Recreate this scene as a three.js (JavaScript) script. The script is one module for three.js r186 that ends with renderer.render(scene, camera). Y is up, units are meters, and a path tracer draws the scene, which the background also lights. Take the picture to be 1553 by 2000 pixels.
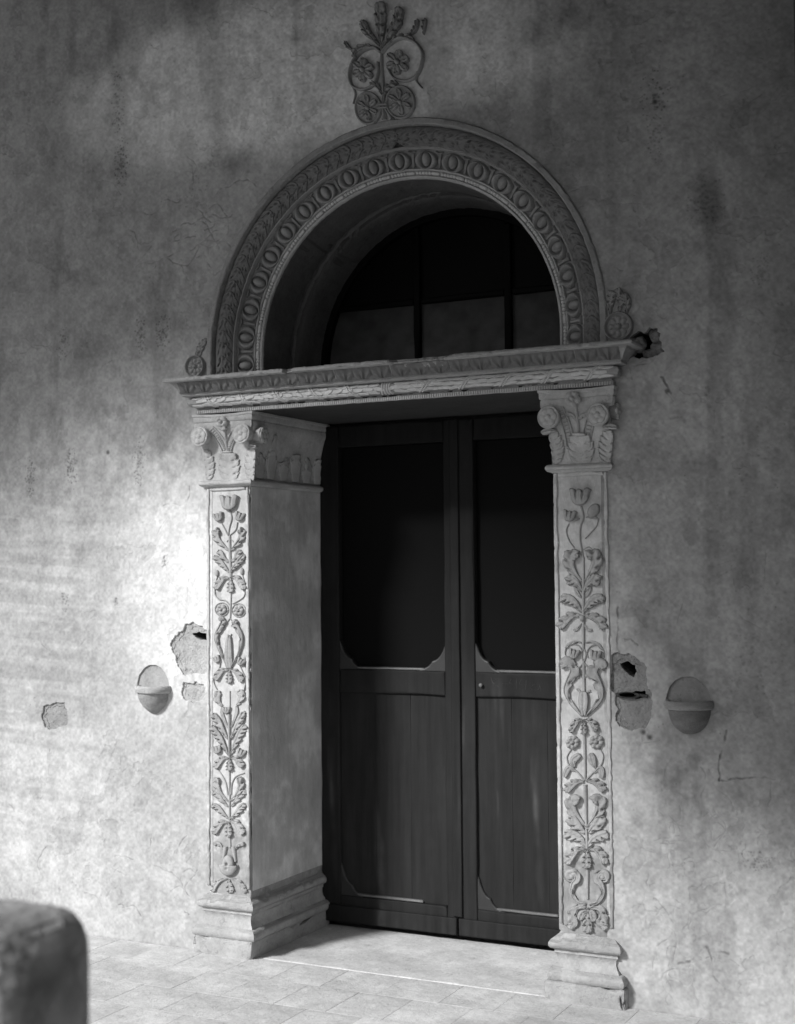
import * as THREE from 'three';
import { ImprovedNoise } from 'three/addons/math/ImprovedNoise.js';
import { mergeGeometries, toCreasedNormals } from 'three/addons/utils/BufferGeometryUtils.js';

// ---------------------------------------------------------------- camera, sky, sun, exposure
const scene = new THREE.Scene();
const camera = new THREE.PerspectiveCamera(40.117, 795 / 1024, 0.05, 200);
camera.rotation.order = 'YXZ';
camera.position.set(2.5774, 1.6, 5.1059);
camera.rotation.set(0.04533, 0.46412, -0.00809);
camera.focus = 5.55;
camera.userData.fStop = 2.0;
scene.add(camera);

const skyW = 256, skyH = 128, skyData = new Float32Array(skyW * skyH * 4);
for (let j = 0; j < skyH; j++) for (let i = 0; i < skyW; i++) {           // plain overcast sky, brighter overhead
  const el = ((j + 0.5) / skyH - 0.5) * Math.PI, s = Math.max(0, Math.sin(el));
  const L = (el > 0 ? 0.85 + 0.5 * s : 0.25) * 0.29, k = (j * skyW + i) * 4;
  skyData[k] = L; skyData[k + 1] = L; skyData[k + 2] = L; skyData[k + 3] = 1;
}
const sky = new THREE.DataTexture(skyData, skyW, skyH, THREE.RGBAFormat, THREE.FloatType);
sky.mapping = THREE.EquirectangularReflectionMapping;
sky.magFilter = THREE.LinearFilter; sky.minFilter = THREE.LinearFilter; sky.needsUpdate = true;
scene.background = sky; scene.environment = sky;
scene.environmentIntensity = 1;

const sun = new THREE.DirectionalLight(0xffffff, 1.5);
sun.position.set(-4.2, 6.6, 7.2); sun.target.position.set(0, 1, 0);
sun.castShadow = true; sun.shadow.radius = 20; sun.shadow.mapSize.set(4096, 4096);
Object.assign(sun.shadow.camera, { left: -6, right: 6, top: 6, bottom: -6, near: 0.1, far: 30 });
scene.add(sun, sun.target);

const renderer = new THREE.WebGLRenderer({ antialias: true });
renderer.toneMapping = THREE.LinearToneMapping;
renderer.toneMappingExposure = 3.5;
renderer.shadowMap.enabled = true;

// ---------------------------------------------------------------- helpers
let seed = 7;
const rnd = () => { seed = (seed * 1664525 + 1013904223) >>> 0; return seed / 4294967296; };
const rr = (a, b) => a + (b - a) * rnd();
const clamp = (x, a = 0, b = 1) => Math.min(b, Math.max(a, x));
const sstep = (a, b, x) => { const t = clamp((x - a) / (b - a)); return t * t * (3 - 2 * t); };
const mix = (a, b, t) => a + (b - a) * t;
const inoise = new ImprovedNoise();
const n3 = (x, y, z = 0) => inoise.noise(x + 31.7, y + 57.3, z + 11.9);
const fb3 = (x, y, z, o = 4) => { let s = 0, a = 0.5; for (let k = 0; k < o; k++) { s += a * n3(x, y, z + k * 7.1); x *= 2.03; y *= 2.03; z *= 2.03; a *= 0.5; } return s; };
const V = (x, y, z) => new THREE.Vector3(x, y, z);

// value noise on a grid, for textures (tileable when px, py are given)
const hash = (i, j, s) => { let h = Math.imul(i, 374761393) ^ Math.imul(j, 668265263) ^ Math.imul(s, 974634541); h = Math.imul(h ^ (h >>> 13), 1274126177); return ((h ^ (h >>> 16)) >>> 0) / 4294967296; };
function vn(x, y, s, px = 0, py = 0) {
  let i = Math.floor(x), j = Math.floor(y); const fx = x - i, fy = y - j, u = fx * fx * (3 - 2 * fx), v = fy * fy * (3 - 2 * fy);
  let i1 = i + 1, j1 = j + 1;
  if (px) { i = ((i % px) + px) % px; i1 = ((i1 % px) + px) % px; } if (py) { j = ((j % py) + py) % py; j1 = ((j1 % py) + py) % py; }
  return mix(mix(hash(i, j, s), hash(i1, j, s), u), mix(hash(i, j1, s), hash(i1, j1, s), u), v);
}
function fb(x, y, s, o = 5, px = 0, py = 0) { let r = 0, a = 0.5, t = 0; for (let k = 0; k < o; k++) { r += a * vn(x, y, s + k, px, py); t += a; x *= 2; y *= 2; px *= 2; py *= 2; a *= 0.55; } return r / t; }
const toS = (l) => 255 * (l <= 0.0031308 ? 12.92 * l : 1.055 * Math.pow(l, 1 / 2.4) - 0.055);
function texture(w, h, fn, srgb = true) {                                  // fn(u, v) gives a linear grey
  const d = new Uint8Array(w * h * 4);
  for (let j = 0; j < h; j++) for (let i = 0; i < w; i++) {
    const g = clamp(fn((i + 0.5) / w, (j + 0.5) / h, i, j)), b = Math.round(srgb ? toS(g) : g * 255), k = (j * w + i) * 4;
    d[k] = d[k + 1] = d[k + 2] = b; d[k + 3] = 255;
  }
  const t = new THREE.DataTexture(d, w, h); t.wrapS = t.wrapT = THREE.RepeatWrapping;
  t.magFilter = THREE.LinearFilter; t.minFilter = THREE.LinearMipmapLinearFilter; t.generateMipmaps = true;
  if (srgb) t.colorSpace = THREE.SRGBColorSpace; t.needsUpdate = true; return t;
}
const mat = (o) => new THREE.MeshStandardMaterial({ roughness: 0.92, metalness: 0, ...o });
const grey = (g) => new THREE.Color().setRGB(g, g, g);

const names = {};
const numbered = (n) => { const k = (names[n] = (names[n] ?? -1) + 1); return k ? n + '_' + String(k).padStart(3, '0') : n; };
function thing(name, label, category, pos, group) {
  const o = new THREE.Group(); o.name = numbered(name); o.position.set(...pos); scene.add(o);
  o.userData = { label, category }; if (group) o.userData.group = group; return o;
}
function structure(name, pos = [0, 0, 0]) { const o = new THREE.Group(); o.name = name; o.position.set(...pos); o.userData = { kind: 'structure' }; scene.add(o); return o; }
function boxUV(g, s = 1, ox = 0, oy = 0) {                                 // metre uv by the main direction of each vertex
  const p = g.attributes.position, n = g.attributes.normal, uv = new Float32Array(p.count * 2);
  for (let i = 0; i < p.count; i++) {
    const ax = Math.abs(n.getX(i)), ay = Math.abs(n.getY(i)), az = Math.abs(n.getZ(i)), x = p.getX(i), y = p.getY(i), z = p.getZ(i);
    const [a, b] = az >= ax && az >= ay ? [x, y] : ax >= ay ? [z, y] : [x, z];
    uv[2 * i] = a * s + ox; uv[2 * i + 1] = b * s + oy;
  }
  g.setAttribute('uv', new THREE.BufferAttribute(uv, 2)); return g;
}
// geometry is given in world metres; it is shifted to the base of its thing
function part(parent, name, geo, m, opt = {}) {
  let root = parent; while (root.parent && root.parent !== scene) root = root.parent;
  if (!opt.keepUV) boxUV(geo);
  geo.translate(-root.position.x, -root.position.y, -root.position.z);
  const o = new THREE.Mesh(geo, m); o.name = name; o.castShadow = o.receiveShadow = true;
  if (opt.label) o.userData.label = opt.label; if (opt.kind) o.userData.kind = opt.kind;
  parent.add(o); return o;
}
function gridGeo(nu, nv, fn) {                                            // fn(i, j) -> Vector3
  const pos = [], idx = [];
  for (let i = 0; i <= nu; i++) for (let j = 0; j <= nv; j++) { const p = fn(i, j); pos.push(p.x, p.y, p.z); }
  for (let i = 0; i < nu; i++) for (let j = 0; j < nv; j++) { const a = i * (nv + 1) + j, b = a + nv + 1; idx.push(a, b, a + 1, b, b + 1, a + 1); }
  const g = new THREE.BufferGeometry(); g.setAttribute('position', new THREE.Float32BufferAttribute(pos, 3)); g.setIndex(idx); g.computeVertexNormals();
  boxUV(g); return g;
}
const merge = (l) => mergeGeometries(l.map((g) => { const h = g.index ? g.toNonIndexed() : g; for (const k of Object.keys(h.attributes)) if (!['position', 'normal', 'uv'].includes(k)) h.deleteAttribute(k); if (!h.attributes.uv) boxUV(h); return h; }));
// a stone or wooden block with worn, chipped arrises
function ticks(a, b, res) {
  const L = b - a, e = [0, 0.0025, 0.006, 0.012, 0.02].filter((t) => t < L * 0.4), n = Math.max(1, Math.round((L - 2 * e[e.length - 1]) / res)), o = e.map((t) => a + t);
  const s = e[e.length - 1]; for (let i = 1; i < n; i++) o.push(a + s + ((L - 2 * s) * i) / n);
  for (const t of [...e].reverse()) o.push(b - t); return o;
}
function wornBox(x0, x1, y0, y1, z0, z1, { res = 0.02, c = 0.003, chip = 0.006, f = 30, sd = 0, wob = 0 } = {}) {
  const X = ticks(x0, x1, res), Y = ticks(y0, y1, res), Z = ticks(z0, z1, res * 2), lo = [x0, y0, z0], hi = [x1, y1, z1];
  const warp = (p) => {
    const a = [p.x, p.y, p.z], d = a.map((v, k) => Math.min(v - lo[k], hi[k] - v)), s = a.map((v, k) => (v - lo[k] < hi[k] - v ? 1 : -1));
    const ord = [0, 1, 2].sort((i, j) => d[i] - d[j]), q = fb3(p.x * f, p.y * f, p.z * f + sd, 3), q2 = fb3(p.x * f * 0.3, p.y * f * 0.3, p.z * f * 0.3 + sd + 5, 2);
    const R = Math.min(c * (1 + q) + chip * Math.max(0, q + q2 * 1.2 - 0.12) * 4, 0.45 * Math.min(hi[ord[1]] - lo[ord[1]], hi[ord[0]] - lo[ord[0]])), t = R - d[ord[1]];
    if (t > 0) { a[ord[0]] += s[ord[0]] * t * 0.55; a[ord[1]] += s[ord[1]] * t * 0.55; }
    if (wob) { const w = wob * fb3(p.x * 4, p.y * 4, p.z * 4 + sd, 2); a[0] += w; a[2] += w; }
    return V(a[0], a[1], a[2]);
  };
  const face = (A, B, fn, flip) => { const g = gridGeo(A.length - 1, B.length - 1, (i, j) => warp(fn(A[i], B[j]))); if (flip) { const ix = g.index.array; for (let k = 0; k < ix.length; k += 3) { const t = ix[k]; ix[k] = ix[k + 1]; ix[k + 1] = t; } g.computeVertexNormals(); } return g; };
  return merge([face(X, Y, (x, y) => V(x, y, z1)), face(X, Y, (x, y) => V(x, y, z0), 1), face(Y, Z, (y, z) => V(x1, y, z)), face(Y, Z, (y, z) => V(x0, y, z), 1), face(Z, X, (z, x) => V(x, y1, z)), face(Z, X, (z, x) => V(x, y0, z), 1)]);
}
// moulding swept along a path in plan with mitred corners. profile: [out, y]; path: [x, z], outside on the right hand going along
function sweep(profile, path, { step = 0.02, wear = 0.0012, f = 35, sd = 0, edit } = {}) {
  const dir = []; for (let i = 0; i < path.length - 1; i++) { const dx = path[i + 1][0] - path[i][0], dz = path[i + 1][1] - path[i][1], l = Math.hypot(dx, dz); dir.push([dx / l, dz / l, l]); }
  const nrm = dir.map(([dx, dz]) => [-dz, dx]), st = [];
  for (let i = 0; i < dir.length; i++) {
    const n = Math.max(1, Math.round(dir[i][2] / step));
    for (let k = i ? 1 : 0; k <= n; k++) {
      let m = nrm[i]; const j = k === n ? i + 1 : k === 0 ? i - 1 : -1;
      if (j >= 0 && j < dir.length) { const o = nrm[j], d = 1 + m[0] * o[0] + m[1] * o[1]; m = [(m[0] + o[0]) / d, (m[1] + o[1]) / d]; }
      st.push([path[i][0] + (dir[i][0] * dir[i][2] * k) / n, path[i][1] + (dir[i][1] * dir[i][2] * k) / n, m[0], m[1]]);
    }
  }
  const g = gridGeo(st.length - 1, profile.length - 1, (i, j) => {
    const [x, z, mx, mz] = st[i]; let [o, y] = profile[j]; if (edit) [o, y] = edit(x, z, o, y);
    const p = V(x + mx * o, y, z + mz * o), w = wear * 2 * fb3(p.x * f, p.y * f, p.z * f + sd, 3); p.x += mx * w; p.z += mz * w; p.y += w * 0.5; return p;
  });
  return toCreasedNormals(g, 0.75);
}
let HS = 0.75;                                                            // depth of the carving
// carved leaf on a surface: spine points and widths in drawing units, map(x, y, h) puts them on the stone
function leafGeo(pts, o, map) {
  const { wo = 30, wi = 30, lo = 4, li = 0, d = 0.4, h: h0 = 0.012, tip = 0, n: n0 = 26, m = 5, flip = 1, mid = 0.62, sharp = 0.8, sw = 0.5, base = 0.12, vein = 1 } = o, h = h0 * HS * rr(0.8, 1.12), n = Math.max(n0, Math.max(lo, li) * 13);
  const c = new THREE.CatmullRomCurve3(pts.map(([x, y]) => V(x, y, 0)), false, 'centripetal'), ph = rnd() * 6;
  return gridGeo(n, 2 * m + 2, (i, jj) => {
    const u = i / n, j = clamp(jj - m - 1, -m, m), v = (j / m) * flip, skirt = jj === 0 || jj === 2 * m + 2, P = c.getPoint(u), T = c.getTangent(u);
    const out = v * flip === 0 ? 0 : (v > 0) === (flip > 0) ? 1 : -1, side = (j / m) * 1; // side < 0: outer for flip = 1
    const outer = side * flip < 0, w = outer ? wo : wi, lb = outer ? lo : li;
    const env = Math.pow(Math.max(0, Math.sin(Math.PI * Math.pow(clamp(u * (1 - base) + base * (1 - u)), Math.log(0.5) / Math.log(1 - mid) > 0 ? Math.log(0.5) / Math.log(mid) : 1))), sharp) * (1 - u * 0.001);
    const a = Math.abs(side); let lob = 1, shift = 0;
    if (lb) { const s = (lb * u + ph * 0.05) % 1; lob = (1 - d * (1 - Math.pow(Math.sin(Math.PI * s), 0.55))) * (1 - 0.13 * (1 - Math.pow(Math.abs(Math.sin(Math.PI * 3 * s)), 0.5))); shift = sw * w * a * a * (0.35 + 0.65 * Math.sin(Math.PI * s)); }
    const W = w * env * lob * (i === n ? 0 : 1) * (skirt ? 0.9 : 1), N = [-T.y, T.x];
    const x = P.x + N[0] * side * W + T.x * shift * env, y = P.y + N[1] * side * W + T.y * shift * env;
    let z = h * (0.6 + 0.4 * Math.sqrt(1 - 0.85 * a * a)) * (0.55 + 0.45 * sstep(0, 0.4, u)) + tip * sstep(0.6, 1, u);
    z -= h * 0.28 * Math.exp(-Math.pow(a / 0.14, 2));
    if (lb && vein) z += h * 0.22 * Math.cos(2 * Math.PI * (lb * (u - 0.12 * a))) * sstep(0.15, 0.5, a);
    if (lb) { const q = (lb * u + ph * 0.05) % 1, e = Math.min(q, 1 - q); z -= h * 0.95 * Math.exp(-Math.pow(e / 0.13, 2) - Math.pow((a - 0.62) / 0.16, 2)) * (u > 0.1 && u < 0.92 ? 1 : 0); }   // drill holes between the lobes
    z += h * 0.3 * fb3(u * 11 + ph, side * 3.5, ph * 3, 3); z -= h * 0.25 * sstep(0.12, 0.4, fb3(u * 3 + ph * 2, side * 1.5, 4, 2));
    return map(x, y, skirt || i === 0 && !tip ? -0.003 : z);
  });
}
function stemGeo(pts, r0, r1, h, map, n = 0) {
  const c = new THREE.CatmullRomCurve3(pts.map(([x, y]) => V(x, y, 0)), false, 'centripetal'); n = n || Math.max(8, pts.length * 8);
  return gridGeo(n, 6, (i, j) => {
    const u = i / n, P = c.getPoint(u), T = c.getTangent(u), a = (j / 6) * Math.PI, r = mix(r0, r1, u), s = -Math.cos(a);
    return map(P.x - T.y * s * r, P.y + T.x * s * r, -0.002 + (h + 0.002) * Math.sin(a) * (0.6 + 0.4 * r / Math.max(r0, r1)));
  });
}
function discGeo(cx, cy, rx, ry, hf, map, nr = 10, na = 40) {             // hf(rho, angle) height, rf outline inside hf through rho > 1 skirt
  return gridGeo(na, nr + 1, (i, j) => { const a = (i / na) * 2 * Math.PI, k = Math.min(j, nr) / nr, [h, s = 1] = hf(k, a); return map(cx + Math.cos(a) * rx * k * s, cy + Math.sin(a) * ry * k * s, j > nr ? -0.003 : h); });
}
const rosette = (cx, cy, r, h, map, pet = 5, a0 = 0) => discGeo(cx, cy, r, r, (k, a) => {
  const c = Math.abs(Math.cos((a - a0) * pet / 2)), s = 0.82 + 0.18 * Math.sqrt(c);
  return [h * (k < 0.28 ? 0.75 + 0.35 * Math.sqrt(1 - Math.pow(k / 0.28, 2)) : 0.45 + 0.5 * Math.sin(Math.PI * clamp((k - 0.28) / 0.8)) * (0.35 + 0.65 * c) - 0.1 * k), s];
}, map, 12, pet * 10);
const bud = (cx, cy, rx, ry, h, map, rot = 0) => discGeo(0, 0, rx, ry, (k) => [h * (0.35 + 0.65 * Math.sqrt(1 - 0.9 * k * k))], (x, y, z) => map(cx + x * Math.cos(rot) - y * Math.sin(rot), cy + x * Math.sin(rot) + y * Math.cos(rot), z), 6, 20);
function tulip(cx, cy, s, h, map, rot = 0) {                              // open cup of three petals, upright when y runs down
  const R = (x, y) => [cx + s * (x * Math.cos(rot) - y * Math.sin(rot)), cy + s * (x * Math.sin(rot) + y * Math.cos(rot))], j = rr(-0.06, 0.06);
  return gridGeo(30, 11, (i, k) => {
    const u = (i / 30) * 2 - 1, sk = k === 0 || k === 11, v = clamp((k - 1) / 9), a = Math.abs(u);
    const bot = 0.44 * Math.pow(Math.max(0, 1 - Math.pow(a, 2.2)), 0.6) - 0.06, pet = Math.abs(Math.cos(1.5 * Math.PI * (u + j * (1 - a)))), top = -0.26 - 0.2 * Math.pow(pet, 0.7) - 0.1 * a * a;
    const y = mix(bot, top, v), x = u * (0.44 + 0.1 * v * v * a + 0.02 * v), [px, py] = R(x * (sk ? 0.86 : 1), mix(y, 0, sk ? 0.1 : 0));
    const groove = Math.exp(-Math.pow((a - 0.36) / 0.07, 2)) * sstep(0.1, 0.7, v), z = h * 1.2 * (0.5 + 0.5 * Math.sqrt(1 - 0.9 * a * a)) * (0.75 + 0.3 * Math.sin(v * 2.6)) - h * 0.4 * groove - h * 0.12 * Math.exp(-Math.pow(u / 0.06, 2)) * v;
    const p = map(px, py, sk || i === 0 || i === 30 ? -0.003 : z); return p;
  });
}
// flat shapes with ragged edges
function ragged(pts, amp = 0.004, sub = 6, sd = 0) {
  const o = []; for (let i = 0; i < pts.length; i++) { const a = pts[i], b = pts[(i + 1) % pts.length]; for (let k = 0; k < sub; k++) { const t = k / sub, x = mix(a[0], b[0], t), y = mix(a[1], b[1], t), q = fb3(x * 45, y * 45, sd, 3) * 2, r = fb3(x * 45, y * 45, sd + 9, 3) * 2; o.push([x + amp * q * 2, y + amp * r * 2]); } } return o;
}
const path2 = (pts, P = THREE.Path) => { const s = new P(); pts.forEach(([x, y], i) => (i ? s.lineTo(x, y) : s.moveTo(x, y))); s.closePath(); return s; };
const offset = (g, x, y, z) => (g.translate(x, y, z), g);

// ---------------------------------------------------------------- materials
const stoneTex = texture(512, 512, (u, v) => { const a = fb(u * 4, v * 4, 11, 5, 4, 4), b = fb(u * 24, v * 24, 23, 3, 24, 24), c = fb(u * 90, v * 90, 37, 2, 90, 90); return 0.86 * (0.62 + 0.55 * (a - 0.3)) * (0.86 + 0.28 * b) * (0.9 + 0.2 * c) - (b > 0.7 ? 0.12 : 0); });
const stoneBump = texture(512, 512, (u, v) => { const b = fb(u * 20, v * 20, 41, 4, 20, 20), c = fb(u * 96, v * 96, 43, 2, 96, 96); return 0.75 * b + 0.25 * c - (c > 0.78 ? 0.3 : 0); }, false);
for (const t of [stoneTex, stoneBump]) t.repeat.set(2, 2);
const M = {
  stone: mat({ color: grey(0.72), map: stoneTex, bumpMap: stoneBump, bumpScale: 0.0025 }),
  vineLeft: mat({ color: grey(0.52), map: stoneTex, bumpMap: stoneBump, bumpScale: 0.0015 }),
  vineRight: mat({ color: grey(0.55), map: stoneTex, bumpMap: stoneBump, bumpScale: 0.0015 }),
  archLeaf: mat({ color: grey(0.26), map: stoneTex, bumpMap: stoneBump, bumpScale: 0.0015 }),  // leaf band darkened, shade of the hollow moulding put into the colour
  cornice: mat({ color: grey(0.5), map: stoneTex, bumpMap: stoneBump, bumpScale: 0.003 }),
  laurel: mat({ color: grey(0.95), map: stoneTex, bumpMap: stoneBump, bumpScale: 0.0012 }),  // lightened for the bounce light on the raised bands
  corniceLeaf: mat({ color: grey(0.23), map: stoneTex, bumpMap: stoneBump, bumpScale: 0.001 }),  // leaf band darkened for the shade under the shelf
  carved: mat({ color: grey(0.68), map: stoneTex, bumpMap: stoneBump, bumpScale: 0.0012 }),
  base: mat({ color: grey(0.55), map: stoneTex, bumpMap: stoneBump, bumpScale: 0.004 }),
  finial: mat({ color: grey(0.5), map: stoneTex, bumpMap: stoneBump, bumpScale: 0.0015 }),
  greyStone: mat({ color: grey(0.36), map: stoneTex, bumpMap: stoneBump, bumpScale: 0.002 }),  // darker grey stone for the soffit groove and right outer volute
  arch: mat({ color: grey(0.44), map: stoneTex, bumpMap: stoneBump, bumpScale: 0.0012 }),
  archSoffit: mat({ color: grey(0.22), map: stoneTex, bumpMap: stoneBump, bumpScale: 0.004 }),  // darkened in colour for the shade inside the arch
  lintelShade: mat({ color: grey(0.06), map: stoneTex, bumpMap: stoneBump, bumpScale: 0.003 }),  // lintel colour blackened for the shade on its soffit
  jamb: mat({ color: grey(0.24), map: stoneTex, bumpMap: stoneBump, bumpScale: 0.002 }),
  rubble: mat({ color: grey(0.3), map: stoneTex, bumpMap: stoneBump, bumpScale: 0.006 }),
  core: mat({ color: grey(0.12), map: stoneTex, bumpMap: stoneBump, bumpScale: 0.006 }),
  floor: mat({ color: grey(0.82), map: stoneTex, bumpMap: stoneBump, bumpScale: 0.002 }),
  iron: mat({ color: grey(0.03), roughness: 0.7, bumpMap: stoneBump, bumpScale: 0.001 }),
};
// plaster of the wall: weathered grey coat, whiter limewash with an uneven border, damp stains, cracks
const WX = -2.75, WY = -0.1, WW = 4.8, WH = 4.8, TN = 1600;
const crackMask = new Float32Array(TN * TN), spotMask = new Float32Array(TN * TN);
const tx = (x) => ((x - WX) / WW) * TN, ty = (y) => ((y - WY) / WH) * TN;
function dab(mask, x, y, r, s) { const X = tx(x), Y = ty(y), q = (r / WW) * TN; for (let j = Math.floor(Y - q - 1); j <= Y + q + 1; j++) for (let i = Math.floor(X - q - 1); i <= X + q + 1; i++) if (i >= 0 && j >= 0 && i < TN && j < TN) { const d = Math.hypot(i - X, j - Y); const a = s * clamp(1.2 - d / (q + 0.4)); if (a > mask[j * TN + i]) mask[j * TN + i] = a; } }
function crack(pts, w = 0.0022, s = 0.8, wob = 0.012) {
  for (let k = 0; k < pts.length - 1; k++) { const [a, b] = pts[k], [c, d] = pts[k + 1], L = Math.hypot(c - a, d - b), n = Math.ceil(L / 0.002); for (let i = 0; i <= n; i++) { const t = i / n, x = mix(a, c, t), y = mix(b, d, t), q = fb3(x * 14, y * 14, 3.3, 4), g = clamp(0.55 + 1.6 * fb3(x * 25, y * 25, 8.8, 2)); dab(crackMask, x + wob * 2 * q, y + wob * 2 * fb3(x * 14, y * 14, 6.1, 4), w * (0.5 + g), s * g); } }
}
function wander(x, y, L, ang, w, s) { let p = [[x, y]]; for (let i = 0; i < 12; i++) { ang += rr(-0.6, 0.6); x += (Math.cos(ang) * L) / 12; y += (Math.sin(ang) * L) / 12; p.push([x, y]); if (rnd() < 0.12 && L > 0.15) wander(x, y, L * 0.5, ang + rr(-1.3, 1.3), w * 0.8, s * 0.8); } crack(p, w, s, 0.006); }
function speckle(x, y, rx, ry, n, s) { for (let i = 0; i < n; i++) { const a = rnd() * 6.283, q = Math.pow(rnd(), 0.8) * 1.3; dab(spotMask, x + Math.cos(a) * q * rx, y + Math.sin(a) * q * ry, rr(0.001, 0.0055) * (1.4 - q * 0.6), s * rr(0.3, 1)); } }
crack([[1.342, 1.02], [1.325, 0.93], [1.319, 0.847]], 0.0028, 1); crack([[1.325, 0.85], [1.42, 0.86], [1.512, 0.863]], 0.002, 0.8); crack([[1.5, 0.86], [1.49, 0.76]], 0.002, 0.5);
crack([[1.12, 2.33], [1.145, 2.29], [1.165, 2.27]], 0.003, 0.9); crack([[0.945, 1.47], [0.947, 1.39], [0.942, 1.3]], 0.0028, 0.9); crack([[0.95, 1.36], [0.99, 1.352], [1.02, 1.33]], 0.0025, 0.9);
for (let i = 0; i < 30; i++) wander(rr(1.02, 1.42), rr(0.46, 0.78), rr(0.05, 0.16), rr(0, 6.28), 0.0011, 0.3);
for (let i = 0; i < 10; i++) wander(rr(1.0, 1.4), rr(0.1, 0.45), rr(0.12, 0.3), rr(0, 6.28), 0.0012, 0.35);
crack([[1.16, 0.16], [1.22, 0.2], [1.27, 0.24], [1.33, 0.22]], 0.004, 0.9, 0.02); crack([[1.27, 0.24], [1.29, 0.14], [1.33, 0.08]], 0.003, 0.8); crack([[1.05, 0.42], [1.12, 0.34], [1.15, 0.3]], 0.003, 0.7);
for (let i = 0; i < 60; i++) wander(rr(-2.4, 1.6), rr(0.2, 4.2), rr(0.06, 0.22), rr(0, 6.28), 0.0015, rr(0.15, 0.5));
for (let i = 0; i < 16; i++) wander(rr(-1.5, -0.95), rr(0.05, 0.45), rr(0.05, 0.16), rr(0, 6.28), 0.0018, rr(0.3, 0.6));
for (let i = 0; i < 16; i++) wander(rr(-1.35, -0.85), rr(2.98, 3.3), rr(0.1, 0.25), rr(-0.4, 0.6), 0.002, 0.5);
for (const [x, y, rx, ry, n, s] of [[-1.38, 3.5, 0.035, 0.1, 120, 1], [-1.4, 3.78, 0.03, 0.12, 110, 0.8], [-1.72, 2.7, 0.03, 0.07, 60, 0.9], [-1.27, 2.69, 0.03, 0.08, 80, 0.9], [-1.15, 2.7, 0.035, 0.07, 110, 0.9], [-1.91, 2.08, 0.025, 0.08, 80, 1], [-1.67, 2.1, 0.03, 0.08, 90, 0.9], [-1.28, 2.12, 0.03, 0.09, 110, 0.8], [-1.14, 1.67, 0.015, 0.03, 40, 1], [-1.41, 1.49, 0.01, 0.015, 25, 1], [-0.96, 3.28, 0.05, 0.12, 80, 0.5], [1.12, 3.4, 0.05, 0.08, 60, 0.8], [1.12, 3.25, 0.03, 0.1, 60, 0.6], [1.31, 2.97, 0.06, 0.1, 160, 0.5], [1.5, 2.7, 0.03, 0.05, 60, 0.5], [1.45, 0.57, 0.05, 0.03, 60, 0.7], [-1.7, 1.5, 0.02, 0.05, 30, 0.8], [-1.65, 0.25, 0.3, 0.18, 60, 0.4], [1.45, 1.3, 0.12, 0.2, 120, 0.4], [1.42, 2.0, 0.15, 0.3, 90, 0.35], [-1.6, 3.2, 0.5, 0.7, 120, 0.3], [-1.8, 2.3, 0.5, 0.6, 140, 0.3]]) speckle(x, y, rx, ry, n, s);
for (const [x, y] of [[1.036, 1.008], [1.06, 0.99], [1.15, 2.28], [-1.455, 2.17], [1.12, 3.38]]) dab(spotMask, x, y, 0.01, 1.2);
for (let i = 0; i < 500; i++) dab(spotMask, rr(-2.6, 1.9), rr(0, 4.6), rr(0.0008, 0.0025), rr(0.2, 0.6));
for (let i = 0; i < 320; i++) { const x = rr(-2.5, 1.7), y = rr(0.1, 4.4), a = rr(0, 6.28), L = rr(0.015, 0.11); crack([[x, y], [x + Math.cos(a) * L, y + Math.sin(a) * L]], 0.0009, rr(0.12, 0.4), 0.006); }
const blob = (x, y, cx, cy, rx, ry) => Math.hypot((x - cx) / rx, (y - cy) / ry);
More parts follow.
